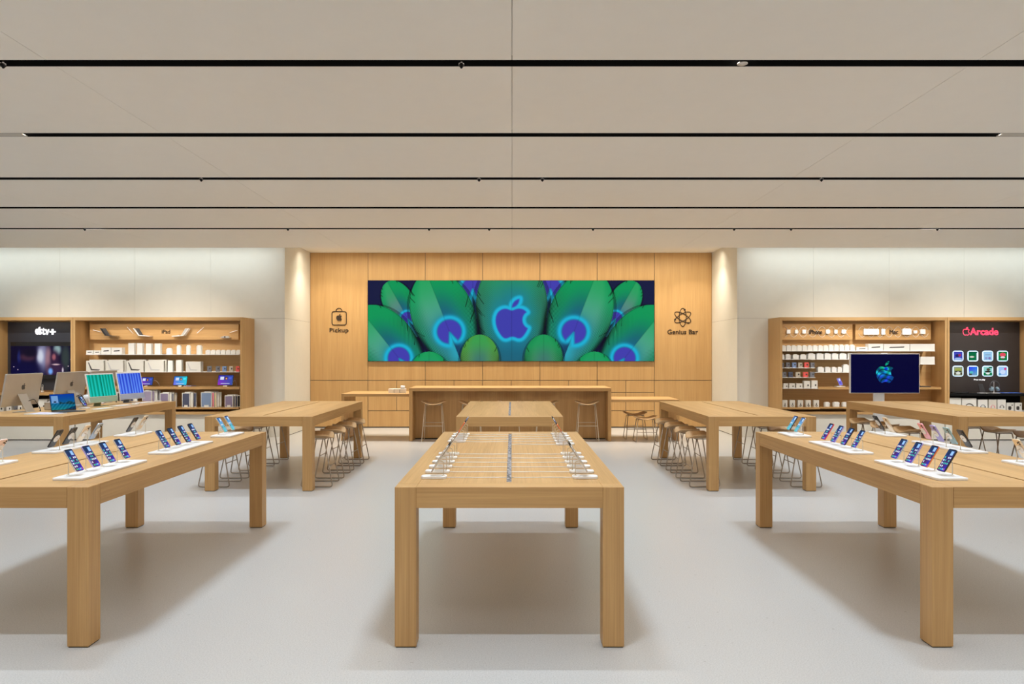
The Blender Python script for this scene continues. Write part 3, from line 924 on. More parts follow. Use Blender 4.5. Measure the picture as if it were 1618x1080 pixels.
UV = unit('shelf_unit', 'oak wall unit at the left picture edge framing a black video panel', -10.02, wx(114.8, SY0), tr=.04)
UR = unit('shelf_unit', 'tall oak shelf unit on the right wall behind the standing screen', wx(1232.5, SY0), wx(1496.6, SY0))
UA = unit('shelf_unit', 'oak wall unit at the right picture edge framing a black game panel', wx(1497.2, SY0), 10.075, tl=.04)
def unit_light(x0, x1, n, power=9):
    for k in range(n):
        a_ = area('shelf_led', (x0 + (x1 - x0) * (k + .5) / n, SY0 + .07, ZT0 - .065), (x1 - x0) / n * .9, .02, power, (1.0, .90, .76), 150, (R(18), 0, 0))
unit_light(wx(120, SY0), wx(380, SY0), 1, 4.5)
unit_light(wx(1236, SY0), wx(1492, SY0), 1, 4.5)
unit_light(-9.9, -8.45, 1, 2.5)
unit_light(8.38, 9.9, 1, 2.5)

# pixel helpers for the two enlarged views of the shelves
def LX(v): return v / 3.852
def LY(v): return 480 + v / 3.852
def RX(v): return 1200 + v / 3.871
def RY(v): return 480 + v / 3.871

def shelf(label, x0, x1, yfront, unit_, thick=.010, yf=13.74, m=WHITE, x0w=None, x1w=None, low=False):
    """board on the unit's back panel; yfront: picture row of its top front edge; returns top z"""
    z = wz(yfront, yf)
    a = wx(x0, yf) if x0w is None else x0w; b = wx(x1, yf) if x1w is None else x1w
    part('shelf_board', MB().box(a, b, yf, BK, z - thick, z).mesh('shelf_board', m, .001, 1), unit_, label)
    return z + .0006

def carton_mesh(w, d, h, style, m=CARD):
    key = (round(w, 3), round(d, 3), round(h, 3), style, m.name)
    if key in CART: return CART[key]
    mb = MB()
    if style == 'tab':      # carton with a rounded hanging tab along the top
        mb.prism(rrect(-w / 2, w / 2, 0, h * .86, .002, 1), -d / 2, d / 2, 'y')
        mb.prism([(-w * .34, h * .86), (w * .34, h * .86), (w * .26, h), (-w * .26, h)], -d * .3, d * .3, 'y')
        me = mb.mesh('carton', m, .0)
    elif style == 'round':
        me = mb.prism(rrect(-w / 2, w / 2, -d / 2, d / 2, min(w, d) * .4, 5), 0, h * .88).prism(rrect(-w * .36, w * .36, -d * .36, d * .36, min(w, d) * .28, 5), h * .88, h).mesh('carton', m, .0)
    else:
        me = mb.box(-w / 2, w / 2, -d / 2, d / 2, 0, h).mesh('carton', m, .0015, 1)
    CART[key] = me
    return me
CART = {}
def pic(mb_func, parent, name, m, loc=(0, 0, 0)):
    o = part(name, mb_func.mesh(name, m), parent); o.location = loc
    return o

def row(items, z, yf, conv, group, phrase, cat='box', style='plain', m=CARD, depth=None, name='product_box', icon=None, colours=None, each=None):
    """items: (x0, x1, ytop) in enlarged picture units; conv = (fx, fy)"""
    fx, fy = conv
    n = len(items)
    for i, (a, b_, yt) in enumerate(items):
        xa, xb = wx(fx(a), yf), wx(fx(b_), yf); h = wz(fy(yt), yf) - z
        wd = max(.02, xb - xa - .004)
        d = depth or min(.12, max(.05, wd * .7))
        mm = CC[colours[i]] if colours else m
        lab = phrase.replace('@', (ordn(i, n) + ' ' if n > 1 else '').strip()).replace('#', colours[i] if colours else '')
        lab = ' '.join(lab.split())
        loc = ((xa + xb) / 2, yf + d / 2, z)
        if icon:
            o = thing(name, lab, cat, loc, 0, group)
            part('carton', carton_mesh(wd, d, h, style, mm), o)
            icon(o, wd, d, h)
        else:
            o = solo(name, carton_mesh(wd, d, h, style, mm), lab, cat, loc, 0, group)
LC, RC = (LX, LY), (RX, RY)

# ---- icons printed on box fronts
def ic_laptop(dark=True):
    def f(o, w_, d, h):
        y = -d / 2 - .0008; m = DARKP if dark else GREYP
        me = MB().prism([(-w_ * .40, h * .86), (-w_ * .34, h * .84), (-w_ * .16, h * .24), (w_ * .30, h * .20), (w_ * .22, h * .10), (-w_ * .22, h * .12)], 0, .0006, 'y').mesh('printed_picture', m)
        part('printed_picture', me, o).location = (0, y, 0)
    return f
def ic_bar(o, w_, d, h):
    part('printed_picture', MB().prism([(-w_ * .30, h * .40), (w_ * .28, h * .46), (w_ * .30, h * .62), (-w_ * .26, h * .56)], 0, .0006, 'y').mesh('printed_picture', DARKP), o).location = (0, -d / 2 - .0008, 0)
def ic_dot(o, w_, d, h):
    part('printed_picture', MB().prism(rrect(w_ * .05, w_ * .30, h * .25, h * .50, w_ * .08, 3), 0, .0006, 'y').mesh('printed_picture', DARKP), o).location = (0, -d / 2 - .0008, 0)
def ic_ring(o, w_, d, h):
    r = min(w_, h) * .15
    mb = MB().tube([(r * math.cos(t), 0, h * .24 + r * math.sin(t)) for t in np.linspace(0, 2 * math.pi, 17)[:-1]], r * .28, 6, True)
    mb.prism([(-r * .5, h * .24 + r), (r * .5, h * .24 + r), (r * .3, h * .62), (-r * .3, h * .62)], -.001, .0004, 'y')
    part('printed_picture', mb.mesh('printed_picture', DARKP), o).location = (0, -d / 2 - r * .28, 0)
def ic_case(o, w_, d, h):
    part('printed_picture', MB().prism(rrect(-w_ * .02, w_ * .34, h * .38, h * .72, w_ * .12, 3), 0, .0006, 'y').mesh('printed_picture', DARKP), o).location = (0, -d / 2 - .0008, 0)
def ic_headband(dark=True):
    def f(o, w_, d, h):
        pts = [(w_ * .28 * math.cos(t), 0, h * .22 + h * .48 * math.sin(t)) for t in np.linspace(0, math.pi, 15)]
        mb = MB().tube(pts, w_ * .022, 6)
        for s in (-1, 1): mb.tube([(s * w_ * .28, 0, h * .28), (s * w_ * .28, 0, h * .08)], w_ * .055, 8)
        part('printed_picture', mb.mesh('printed_picture', DARKP if dark else GREYP), o).location = (0, -d / 2 - .004, 0)
    return f

# ---------------- LEFT unit: header, shelves
gl = 'left shelf unit'
hb = thing('display_board', 'oak board with tablets, pencils and lettering, top of the left shelf unit', 'display board', (0, BK, 0))
YB = 14.0
bx0, bx1 = wx(LX(547), YB), wx(LX(1452), YB); bz0, bz1 = wz(LY(217), YB), wz(LY(122), YB)
part('board', MB().box(bx0, bx1, YB - BK, 0 - .001, bz0, bz1).mesh('board', WX, .002, 1), hb)
tx = part('lettering', text_mesh('lettering', 'iPad', wx(LX(1036), YB) - wx(LX(986), YB), .075, .012, INK, offset=.0), hb)
tx.location = (wx(LX(986), YB), YB - BK, wz(LY(180), YB))
def tablet_kb(cxp, col, mirror, lab, yb=YB):
    """tablet on a cantilever keyboard fixed to the board, seen in profile"""
    x = wx(LX(cxp), yb); z = wz(LY(200), yb)
    o = thing('tablet', lab, 'tablet', (x, yb - .07, z), 0, 'tablets with keyboards on the header board')
    s = -1 if mirror else 1
    a = MB().prism([(p * s, q) for p, q in ((-.185, .165), (-.105, .165), (-.02, .028), (-.09, .028))], -.005, .004, 'y')
    part('tablet_panel', a.mesh('tablet_panel', DARKP if col == 'dark' else (DARKP if col == 'white' else ALU), .001, 1), o)
    k = MB().prism([(p * s, q) for p, q in ((-.10, .024), (-.02, .014), (.13, .006), (.14, .014), (-.01, .026), (-.09, .032))], -.055, .055, 'y')
    part('keyboard', k.mesh('keyboard', DARKP if col == 'dark' else WHITE, 0), o)
    st_ = MB().prism([(p * s, q) for p, q in ((-.195, .165), (-.185, .165), (-.088, .024), (-.098, .024))], -.05, .05, 'y')
    part('stand_flap', st_.mesh('stand_flap', ALUD if col == 'dark' else WHITE), o)
    part('bracket', MB().box(-.045, -.025, .0, .068, .03, .04).mesh('bracket', STEEL), o)
    return o
tablet_kb(688, 'dark', False, 'black tablet with black keyboard, leftmost on the left header board')
tablet_kb(890, 'white', False, 'dark tablet on a white keyboard, left of the board lettering')
tablet_kb(1105, 'silver', True, 'silver tablet with folded white keyboard, right of the board lettering')
def pencil(xa, ya, xb, yb_, lab, col=WHITE):
    p = Vector((wx(LX(xa), YB), YB - .03, wz(LY(ya), YB))); q = Vector((wx(LX(xb), YB), YB - .03, wz(LY(yb_), YB)))
    d = (q - p).normalized()
    mb = MB().tube([p, p + (q - p) * .88], .0055, 8); mb.tube([p + (q - p) * .88, q], .003, 8)
    me = mb.mesh('stylus', col)
    o = solo('stylus', me, lab, 'stylus', group='white pencils on the header board')
    part('pin', MB().tube([(p + (q - p) * .5), (p + (q - p) * .5) + Vector((0, .029, 0))], .003, 6).mesh('pin', STEEL), o)
pencil(572, 158, 622, 172, 'white pencil behind the black tablet on the left header board')
pencil(778, 140, 815, 180, 'white pencil left of the dark tablet with white keyboard')
pencil(1203, 178, 1246, 140, 'white pencil right of the silver tablet on the header board')
pencil(1402, 174, 1450, 160, 'white pencil above the small folded device on the header board')
fd = thing('tablet', 'small folded grey device at the right end of the left header board', 'tablet', (wx(LX(1380), YB), YB - .05, wz(LY(205), YB)))
part('device_body', MB().prism([(-.10, .0), (-.02, .035), (.06, .035), (.09, .0), (.05, -.012)], -.04, .045, 'y').mesh('device_body', ALU, .002, 1), fd)
part('lens', MB().prism([(.014 * math.cos(t), .014 + .014 * math.sin(t)) for t in np.linspace(0, 2 * math.pi, 13)[:-1]], -.043, -.041, 'y').mesh('lens', BLACK), fd)

z1s = shelf('white upper shelf', LX(522), LX(1459), LY(306), UL, x1w=wx(LX(1459), SY0) - .03)
yf = 13.78
row([(524, 567, 282), (570, 613, 282)], z1s, yf, LC, 'low boxes on the upper shelf', '@ flat low white box at the left end of the upper left shelf', style='plain', icon=ic_bar)
row([(616, 675, 265), (678, 742, 265)], z1s, yf, LC, 'wide boxes on the upper shelf', '@ wide white box beside the low ones on the upper left shelf', icon=ic_bar)
row([(780, 817, 238), (832, 868, 238), (886, 922, 240), (940, 976, 240)], z1s, yf, LC, 'tall boxes on the upper shelf', '@ tall white carton among four on the upper left shelf', style='plain')
row([(1008, 1045, 268)], z1s, yf, LC, None, 'short domed white carton in the middle of the upper left shelf', style='round')
row([(1072, 1100, 250), (1130, 1158, 250), (1192, 1227, 250)], z1s, yf, LC, 'slim cartons on the upper shelf', '@ slim round-topped white carton of three on the upper left shelf', style='round')
row([(1250 + 31 * k, 1278 + 31 * k, 279) for k in range(7)], z1s, yf, LC, 'small cartons on the upper shelf', 'small white carton, @ of seven at the upper left shelf end', style='tab')

z2s = shelf('white second shelf', LX(522), LX(1459), LY(412), UL, x1w=wx(LX(1459), SY0) - .03)
def big_pair(a, b_, yt, dark, lab):
    xa, xb = wx(LX(a), yf), wx(LX(b_), yf); h = wz(LY(yt), yf) - z2s
    for k in (0, 1):
        o = thing('product_box', f'{"front" if k == 0 else "rear"} large white box, {lab}', 'box', ((xa + xb) / 2 + k * .022, yf + .03 + k * .065, z2s), 0, 'large keyboard boxes')
        part('carton', carton_mesh(xb - xa, .058, h + k * .02, 'plain', CARDW), o)
        if k == 0: ic_laptop(dark)(o, xb - xa, .058, h)
big_pair(524, 630, 345, True, 'leftmost pair, dark keyboard picture')
big_pair(642, 748, 345, False, 'second pair from the left, pale picture')
big_pair(768, 872, 345, True, 'third pair from the left, dark keyboard picture')
big_pair(886, 996, 345, False, 'fourth pair from the left, pale picture')
row([(1020, 1052, 343), (1070, 1105, 340)], z2s, yf, LC, 'tall slim cartons on the second shelf', '@ tall slim carton on the second left shelf', style='plain')
row([(1130, 1222, 350)], z2s, yf, LC, None, 'wide white box with a faint folded drawing on the second left shelf', m=CARDW, icon=ic_laptop(False))
row([(1260, 1286, 377), (1312, 1337, 378), (1352, 1378, 378), (1395, 1418, 378), (1435, 1457, 378)], z2s, yf, LC, 'small case packs on the second shelf',
    '# small case pack, @ of five on the second left shelf', style='plain', colours=['grey', 'grey', 'blue', 'sand', 'red'], icon=ic_case, depth=.03, name='case_pack', cat='phone case')

z3s = shelf('oak tablet shelf', LX(455), LX(1459), LY(503), UL, thick=.05, m=WX, x0w=wx(118, SY0) + .03, x1w=wx(LX(1459), SY0) - .03)
z4s = shelf('oak case shelf', LX(455), LX(1459), LY(630), UL, thick=.03, m=WX, yf=13.70, x0w=wx(118, SY0) + .03, x1w=wx(LX(1459), SY0) - .03)

def tablet_img(kind):
    nx, ny = 40, 28
    v = np.linspace(0, 1, ny)[:, None]; u = np.linspace(0, 1, nx)[None, :]
    if kind == 'blue': img = np.stack([.20 + .3 * (1 - u) * v, .45 + .35 * u + 0 * v, .82 + .1 * v + 0 * u], -1)
    else: img = np.stack([.22 + .4 * v * (1 - u), .20 + .12 * u + 0 * v, .75 - .12 * u + 0 * v], -1)
    img = img * np.ones((ny, nx, 1))
    img[4:13, 5:15] = (.85, .88, .95); img[4:13, 18:25] = (.25, .18, .22) if kind != 'blue' else (.2, .3, .4); img[7:12, 20:24] = (.85, .6, .4)
    img[5:11, 28:36] *= 1.25
    img[23:25, 8:32] = (.75, .8, .9)
    return np.clip(img, 0, 1)
def tablet_on_stand(lab, xa, xb, ytop, zsh, kind, kb=None, conv=LC, yy=13.86):
    fx, fy = conv
    x0, x1 = wx(fx(xa), yy), wx(fx(xb), yy); w_ = x1 - x0; h_ = w_ * .70
    o = thing('tablet', lab, 'tablet', ((x0 + x1) / 2, yy, zsh), 0, 'tablets on stands in the left shelf unit')
    lean = R(18)
    tb = part('tablet_panel', MB().prism(rrect(-w_ / 2, w_ / 2, 0, h_, .012), -.003, .003, 'y').mesh('tablet_panel', BLACKG, .001, 1), o)
    tb.rotation_euler = (-lean, 0, 0); tb.location = (0, 0, .02)
    s = part('screen', grid_mesh('screen', w_ - .018, h_ - .018, 40, 28, tablet_img(kind)), tb); s.location = (0, -.0038, h_ / 2)
    part('stand', MB().prism([(-.004, 0), (.10, 0), (.10, .006), (.012, .006), (.048, h_ * .55), (.040, h_ * .55), (.004, .02)], -w_ * .12, w_ * .12, 'x').mesh('stand', STEELL), o)
    return o
tablet_on_stand('tablet with blue and purple screen beside the blue computer, leftmost on the tablet shelf', 852, 928, 440, z3s, 'purple')
tablet_on_stand('tablet with light blue screen, middle of the tablet shelf', 1052, 1136, 445, z3s, 'blue')
tablet_on_stand('tablet with bright purple screen, right end of the tablet shelf', 1322, 1416, 432, z3s, 'purple')
solo('keyboard', MB().prism([(wx(LX(1120), 13.8), 13.78), (wx(LX(1165), 13.8), 13.78), (wx(LX(1187), 13.9), 13.95), (wx(LX(1150), 13.9), 13.95)], z3s, z3s + .018).mesh('keyboard', CC['lilac'], .002, 1),
     'lilac folio keyboard lying beside the light blue tablet', 'keyboard')
for k, (xa, xb) in enumerate(((928, 972), (1416, 1440))):
    p0 = Vector((wx(LX(xa), 13.9), 13.9, z3s + .09)); p1 = Vector((wx(LX(xb), 13.96), 13.96, z3s + .004))
    pts = [p0, p0 + Vector((.05, .01, .03)), p0.lerp(p1, .6) + Vector((.02, 0, .04)), p1]
    solo('charging_cable', MB().tube(round_path(pts, .05, 5), .0025, 6).mesh('cable', WHITE, smooth=True), f'thin white cable behind the {"leftmost" if k == 0 else "rightmost"} tablet on the tablet shelf', 'cable', group='tablet cables')

def case_stack(lab, xa, xb, ytop, front, spines, yy=13.74):
    """upright boxed covers standing one behind another, fanned to the right"""
    x0, x1 = wx(LX(xa), yy), wx(LX(xb), yy); h = wz(LY(ytop), yy) - z4s
    n = 1 + len(spines)
    wf = (x1 - x0) * .62 if n > 2 else (x1 - x0) * .8; st = (x1 - x0 - wf) / max(1, n - 1)
    for k in range(n):
        c = front if k == 0 else spines[k - 1]
        o = thing('case_pack', (f'white boxed {front} cover, front of the {lab}' if k == 0 else f'{c} boxed cover, {ORD[k]} behind the front, {lab}'), 'tablet case', (x0 + wf / 2 + k * st, yy + .022 + k * .034, z4s), 0, 'boxed tablet covers on the case shelf')
        part('carton', MB().box(-wf / 2, wf / 2, -.015, .015, 0, h).box(-wf * .2, wf * .2, -.004, .004, h, h + .018).mesh('carton', CARD, 0), o)
        q = part('cover', MB().box(-wf / 2 + .012, wf / 2 - (.012 if k == 0 else .004), -.0175, -.0155, .012, h - .012).mesh('cover', CC[c]), o)
        if k == 0:
            part('price_tag', MB().box(-wf * .2, wf * .22, -.021, -.018, .004, .045).mesh('price_tag', CARD), o)
ST = [(690, 718, 540, 'white', ['black'], 'leftmost stack, beside the green computer'), (732, 822, 532, 'navy', ['navy', 'white'], 'second stack, behind the blue computer'),
      (865, 957, 528, 'lilac', ['plum', 'white', 'grey'], 'third stack on the case shelf'), (972, 1058, 542, 'plum', ['white', 'grey', 'sand'], 'fourth stack on the case shelf'),
      (1107, 1184, 541, 'navy', ['white', 'navy'], 'navy stack on the case shelf'), (1222, 1328, 538, 'denim', ['pink', 'cream', 'white', 'white'], 'blue stack on the case shelf'),
      (1367, 1447, 557, 'plum', ['grey', 'navy', 'black'], 'rightmost stack on the case shelf')]
for xa, xb, yt, c, sp, lab in ST: case_stack(lab, xa, xb, yt, c, sp)

# ---------------- VIDEO unit (left edge)
YV = 14.10
vp = thing('media_display', 'black media panel with glowing white emblem lettering above a television', 'display panel', (0, YV, 0))
vx0, vx1 = -9.95, wx(114.8, SY0) - .055
part('backing', MB().box(vx0 + .0, vx1, 0, .02, .95, ZT0 - .075).mesh('backing', mat('panel_black', (.028, .030, .042), .35)), vp)
GLW = mat('sign_glow', (1, 1, 1), emit=(.93, .93, 1.0), strength=1.25)
lg = part('emblem', logo_mesh('emblem', .155, .02, GLW), vp); lg.location = (wx(61.7, YV), -.002, wz(522.3, YV))
tx = part('lettering', text_mesh('lettering', 'tv', wx(78.3, YV) - wx(67.3, YV), .135, .02, GLW, offset=.005), vp); tx.location = (wx(67.3, YV), -.002, wz(528.8, YV))
px_ = wx(83.8, YV); pz_ = wz(524, YV)
part('plus_sign', MB().box(-.056, .056, -.022, -.002, -.014, .014).box(-.014, .014, -.022, -.002, -.056, -.0141).box(-.014, .014, -.022, -.002, .0141, .056).mesh('plus_sign', GLW), vp).location = (px_, 0, pz_)
# television with a dim film scene
def film_img():
    nx, ny = 130, 60
    X, Y = np.meshgrid(np.linspace(0, 1, nx), np.linspace(0, 1, ny))
    img = np.zeros((ny, nx, 3)); img[:] = (.07, .05, .16)
    def blob(cx, cy, rx, ry, c, s=1.0):
        nonlocal img
        m = np.exp(-(((X - cx) / rx) ** 2 + ((Y - cy) / ry) ** 2) ** 2) * s
        img = img * (1 - m[..., None]) + np.array(c) * m[..., None]
    blob(.46, .38, .09, .55, (.55, .55, .68)); blob(.43, .35, .05, .25, (.80, .82, .88)); blob(.55, .5, .05, .5, (.60, .45, .50))
    blob(.68, .12, .06, .2, (.55, .66, .66)); blob(.80, .4, .07, .5, (.20, .24, .24)); blob(.95, .5, .06, .5, (.22, .24, .35))
    blob(.12, .4, .03, .25, (.12, .16, .42)); blob(.25, .25, .12, .22, (.10, .06, .16)); blob(.24, .40, .11, .16, (.30, .18, .24)); blob(.27, .22, .10, .17, (.08, .06, .14))
    blob(.20, .85, .26, .36, (.06, .05, .22)); blob(.64, .42, .07, .28, (.20, .12, .22)); blob(.63, .38, .03, .12, (.62, .36, .40)); blob(.65, .80, .13, .28, (.22, .14, .26))
    blob(.66, .64, .06, .03, (.82, .70, .72)); blob(.58, .88, .035, .12, (.45, .66, .95)); blob(.76, .84, .014, .1, (.8, .75, .8))
    for cx, cy in ((.04, .72), (.10, .82), (.88, .46), (.90, .6), (.84, .7)): blob(cx, cy, .008, .016, (.95, .85, .9))
    return np.clip(img, 0, 1)
yt = 14.02
tvx0, tvx1, tvz0, tvz1 = wx(16.5, yt), vx1 - .012, wz(598.5, yt), wz(540, yt)
tv = thing('television', 'wide television on the left video panel showing a dim film scene with two people', 'television', ((tvx0 + tvx1) / 2, YV - .001, (tvz0 + tvz1) / 2))
hw_, hh_ = (tvx1 - tvx0) / 2, (tvz1 - tvz0) / 2
part('casing', MB().box(-hw_, hw_, yt - YV, 0, -hh_, hh_).mesh('casing', BLACKG, .003, 1), tv)
s = part('screen', grid_mesh('screen', hw_ * 2 - .02, hh_ * 2 - .16, 130, 60, film_img()), tv); s.location = (0, yt - YV - .002, 0)
zvs = wz(620, 13.74)
part('shelf_board', MB().box(vx0, vx1, 13.70, BK - .05, zvs - .05, zvs - .0006).mesh('shelf_board', WX, .002, 1), UV)
part('recess_panel', MB().box(vx0, vx1, 14.09, BK - .001, ZB0 + .05, zvs - .05).mesh('recess', BLACK), UV, 'black recess below the shelf')
zvb = ZB0 + .0506
rm = thing('remote_control', 'small silver remote standing on a block below the television', 'remote control', (wx(67, 13.85), 13.85, zvs))
part('body', MB().prism(rrect(-.017, .017, .03, .15, .012), -.005, .005, 'y').mesh('body', ALU, .001, 1), rm)
part('click_pad', MB().prism([(.012 * math.cos(t), .125 + .012 * math.sin(t)) for t in np.linspace(0, 2 * math.pi, 13)[:-1]], -.0065, -.005, 'y').mesh('click_pad', BLACK), rm)
part('block', MB().box(-.02, .02, -.02, .02, 0, .03).mesh('block', WHITE, .002, 1), rm)
def zoomY(v): return 575 + v / 11.557
def zoomX(v): return v / 11.557
row([(695, 860, 640), (890, 990, 640)], zvb + .0, 13.80, (zoomX, lambda v: zoomY(v)), 'flat white boxes below the television', '@ flat white box with a dark emblem below the television', icon=ic_dot, depth=.12)
row([(-60, 68, 728), (115, 205, 722), (262, 318, 715), (322, 400, 700)], zvb, 13.76, (zoomX, lambda v: zoomY(v)), 'boxes low on the left video unit', '@ box behind the near silver monitor, low in the left video unit', colours=['white', 'white', 'grey', 'white'], icon=ic_dot, depth=.10)

# ---------------- RIGHT unit
def board(lab, xa, xb, word, wa, wb, items):
    bz0, bz1 = wz(RY(219), YB), wz(RY(122), YB); x0, x1 = wx(RX(xa), YB), wx(RX(xb), YB)
    o = thing('display_board', lab, 'display board', ((x0 + x1) / 2, BK, (bz0 + bz1) / 2))
    cx, cz = (x0 + x1) / 2, (bz0 + bz1) / 2
    part('board', MB().box(x0 - cx, x1 - cx, YB - BK, -.001, bz0 - cz, bz1 - cz).mesh('board', WX, .002, 1), o)
    # interlaced white cables laid in waves
    mb = MB(); amp = .115; per = (x1 - x0) / (7.5 if xb - xa < 450 else 8.5)
    for ph in (0, math.pi):
        pts = []
        for q in range(161):
            u = q / 160; xx = x0 - cx + .06 + (x1 - x0 - .12) * u
            t = math.sin(2 * math.pi * (xx) / (per * 2) * 1.0 + ph)
            pts.append((xx, YB - BK - .006, amp * t * (1 - .12 * t * t)))
        mb.tube(pts, .0042, 5)
    part('wavy_cable', mb.mesh('wavy_cable', CARDW), o, 'two white cables laid in crossing waves')
    tx = part('lettering', text_mesh('lettering', word, wx(RX(wb), YB) - wx(RX(wa), YB), .085, .014, INK, offset=.0), o)
    tx.location = (wx(RX(wa), YB) - cx, YB - BK - .012, wz(RY(184), YB) - cz)
    for (a, b_, t_, bt, nm, lb) in items:
        q0, q1 = wx(RX(a), YB), wx(RX(b_), YB); r0, r1 = wz(RY(bt), YB), wz(RY(t_), YB)
        w_, h_ = q1 - q0, r1 - r0
        oo = solo(nm, MB().prism(rrect(-w_ / 2, w_ / 2, -h_ / 2, h_ / 2, min(w_, h_) * .16), -.035, 0, 'y').mesh(nm, WHITE, .003, 2), lb, 'charger' if nm == 'charger' else 'accessory', ((q0 + q1) / 2, YB - .0105, (r0 + r1) / 2), 0, 'white accessories on the right header boards')
    return o
board('oak header board with phone lettering and wavy cables, left of two on the right unit', 136, 570, 'iPhone', 302, 381,
      [(a, b_, 157, 181, 'charger', f'white square charger, {ordn(k, 6)} of six on the header board with wavy cables') for k, (a, b_) in enumerate(((162, 185), (213, 230), (258, 280), (402, 426), (453, 472), (498, 524)))])
board('oak header board with a white keyboard, right of two on the right unit', 587, 1050, 'Mac', 793, 845,
      [(632, 724, 152, 189, 'keyboard_accessory', 'white keyboard at the left of the right header board'), (740, 762, 152, 189, 'mouse', 'slim white mouse beside the keyboard on the header board'),
       (868, 922, 150, 189, 'trackpad', 'white square trackpad right of the lettering on the header board'), (937, 958, 162, 180, 'charger', 'small white charger beside the white trackpad'), (978, 1008, 155, 184, 'charger', 'larger white charger at the right end of the header board')])
rx0w = wx(RX(133), SY0) + .03
r1 = shelf('white upper shelf', RX(133), RX(1075), RY(286), UR, x0w=rx0w)
row([(133 + 32.4 * k, 163 + 32.4 * k, 252 if k < 9 else 248) for k in range(14)], r1, yf, RC, 'small cartons on the right upper shelf', 'small white carton, @ of fourteen, top shelf, right unit', style='tab')
row([(593, 663, 262)], r1, yf, RC, None, 'low white box with a curved picture on the right top shelf', icon=ic_bar)
row([(665, 757, 243)], r1, yf, RC, None, 'white box with a dark bar picture on the right top shelf', icon=ic_bar)
row([(760, 919, 244)], r1, yf, RC, None, 'long white keyboard box with a dark keyboard picture on the right top shelf', icon=ic_bar)
row([(922, 1073, 244)], r1, yf, RC, None, 'long plain white box at the right end of the top shelf')
r2 = shelf('white second shelf', RX(133), RX(700), RY(337), UR, x0w=rx0w)
row([(135, 153, 308), (160, 193, 306), (204, 240, 307), (250, 288, 307), (297, 341, 300), (350, 392, 300), (398, 437, 299), (443, 483, 300), (490, 533, 299), (540, 580, 300)], r2, yf, RC,
    'cartons on the right second shelf', 'tabbed white carton, @ of ten, second shelf, right unit', style='tab')
r2b = shelf('short white shelf right of the standing screen', RX(700), RX(1075), RY(367), UR)
row([(985, 1073, 322)], r2b, yf, RC, None, 'long white box right of the standing screen on the short shelf')
r3 = shelf('white short shelf', RX(133), RX(343), RY(389), UR, x0w=rx0w)
row([(135, 150, 360), (163, 188, 357), (200, 226, 357), (237, 263, 358), (274, 302, 357), (312, 337, 358)], r3, yf, RC, 'case packs on the right unit', '# case pack, @ of six, upper case shelf, right unit',
    colours=['grey', 'grey', 'blue', 'sand', 'red', 'grey'], icon=ic_case, depth=.03, name='case_pack', cat='phone case')
r3b = shelf('white short shelf', RX(345), RX(700), RY(417), UR)
row([(357, 395, 384), (403, 435, 384), (442, 473, 385), (478, 507, 385), (512, 548, 368), (556, 592, 368)], r3b, yf, RC, 'cartons beside the standing screen', 'white tab carton, @ of six, third shelf beside standing screen', style='tab')
r4 = shelf('white short shelf', RX(133), RX(343), RY(448), UR, x0w=rx0w)
row([(138, 165, 415), (178, 205, 415), (221, 250, 416), (268, 297, 416), (309, 337, 416)], r4, yf, RC, 'case packs on the right unit', '# case pack, @ of five, lower case shelf, right unit',
    colours=['grey', 'navy', 'sand', 'red', 'grey'], icon=ic_case, depth=.03, name='case_pack', cat='phone case')
r5 = shelf('white short shelf', RX(133), RX(360), RY(514), UR, x0w=rx0w)
row([(146, 176, 485), (182, 217, 485), (225, 263, 485), (272, 310, 470), (318, 356, 468)], r5, yf, RC, 'earbud boxes on the right unit', 'cream box with dark dot, @ of five on the right unit', m=CARDW, icon=ic_dot)
r5b = shelf('oak device shelf', RX(361), RX(1112), RY(508), UR, thick=.045, m=WX)
r6 = shelf('oak bottom shelf', RX(133), RX(372), RY(632), UR, thick=.035, m=WX, yf=13.70, x0w=rx0w)
row([(140, 172, 588), (186, 219, 588), (235, 268, 588), (283, 316, 588), (332, 365, 588)], r6, 13.74, RC, 'keyring boxes on the bottom shelf', 'cream keyring box, @ of five, bottom shelf, right unit', m=CARDW, icon=ic_ring)
r6b = shelf('oak bottom shelf', RX(374), RX(1100), RY(630), UR, thick=.03, m=WX, yf=13.70)
row([(398, 435, 600), (452, 494, 599), (508, 543, 600)], r6b, 13.74, RC, 'domed boxes on the bottom shelf', 'white domed pack, @ of three on the bottom shelf of the right unit', style='round')
# phone on its stand on the oak device shelf
xs_ = wx(RX(492), 13.85)
t = thing('phone_riser', 'small white stand with one phone on the oak shelf left of the standing screen', 'phone stand', (xs_, 13.85, r5b))
part('slab', MB().prism(rrect(-.09, .09, -.05, .06, .015), 0, .014).mesh('slab', WHITE, .002, 1), t)
part('post', MB().tube([(-.0, .04, .014), (0, .04, .09), (0, .028, .10)], .003, 8).mesh('post', STEELL), t)
o = thing('phone', 'phone with lilac screen on the oak shelf left of the standing screen', 'phone', (xs_ + .02, 13.835, r5b + .03), (R(-22), R(-14), 0))
part('body', MB().prism(rrect(-.036, .036, 0, .150, .010), -.004, .004, 'y').mesh('body', PC['silver'], .0015, 1), o)
nx, ny = 12, 24
im = np.zeros((ny, nx, 3)); im[:] = (.50, .45, .85); im[2:9, 5:10] = (.85, .9, 1); im[12:20, 2:9] = (.35, .35, .8)
part('screen', grid_mesh('screen', .066, .142, nx, ny, im), o).location = (0, -.0048, .075)
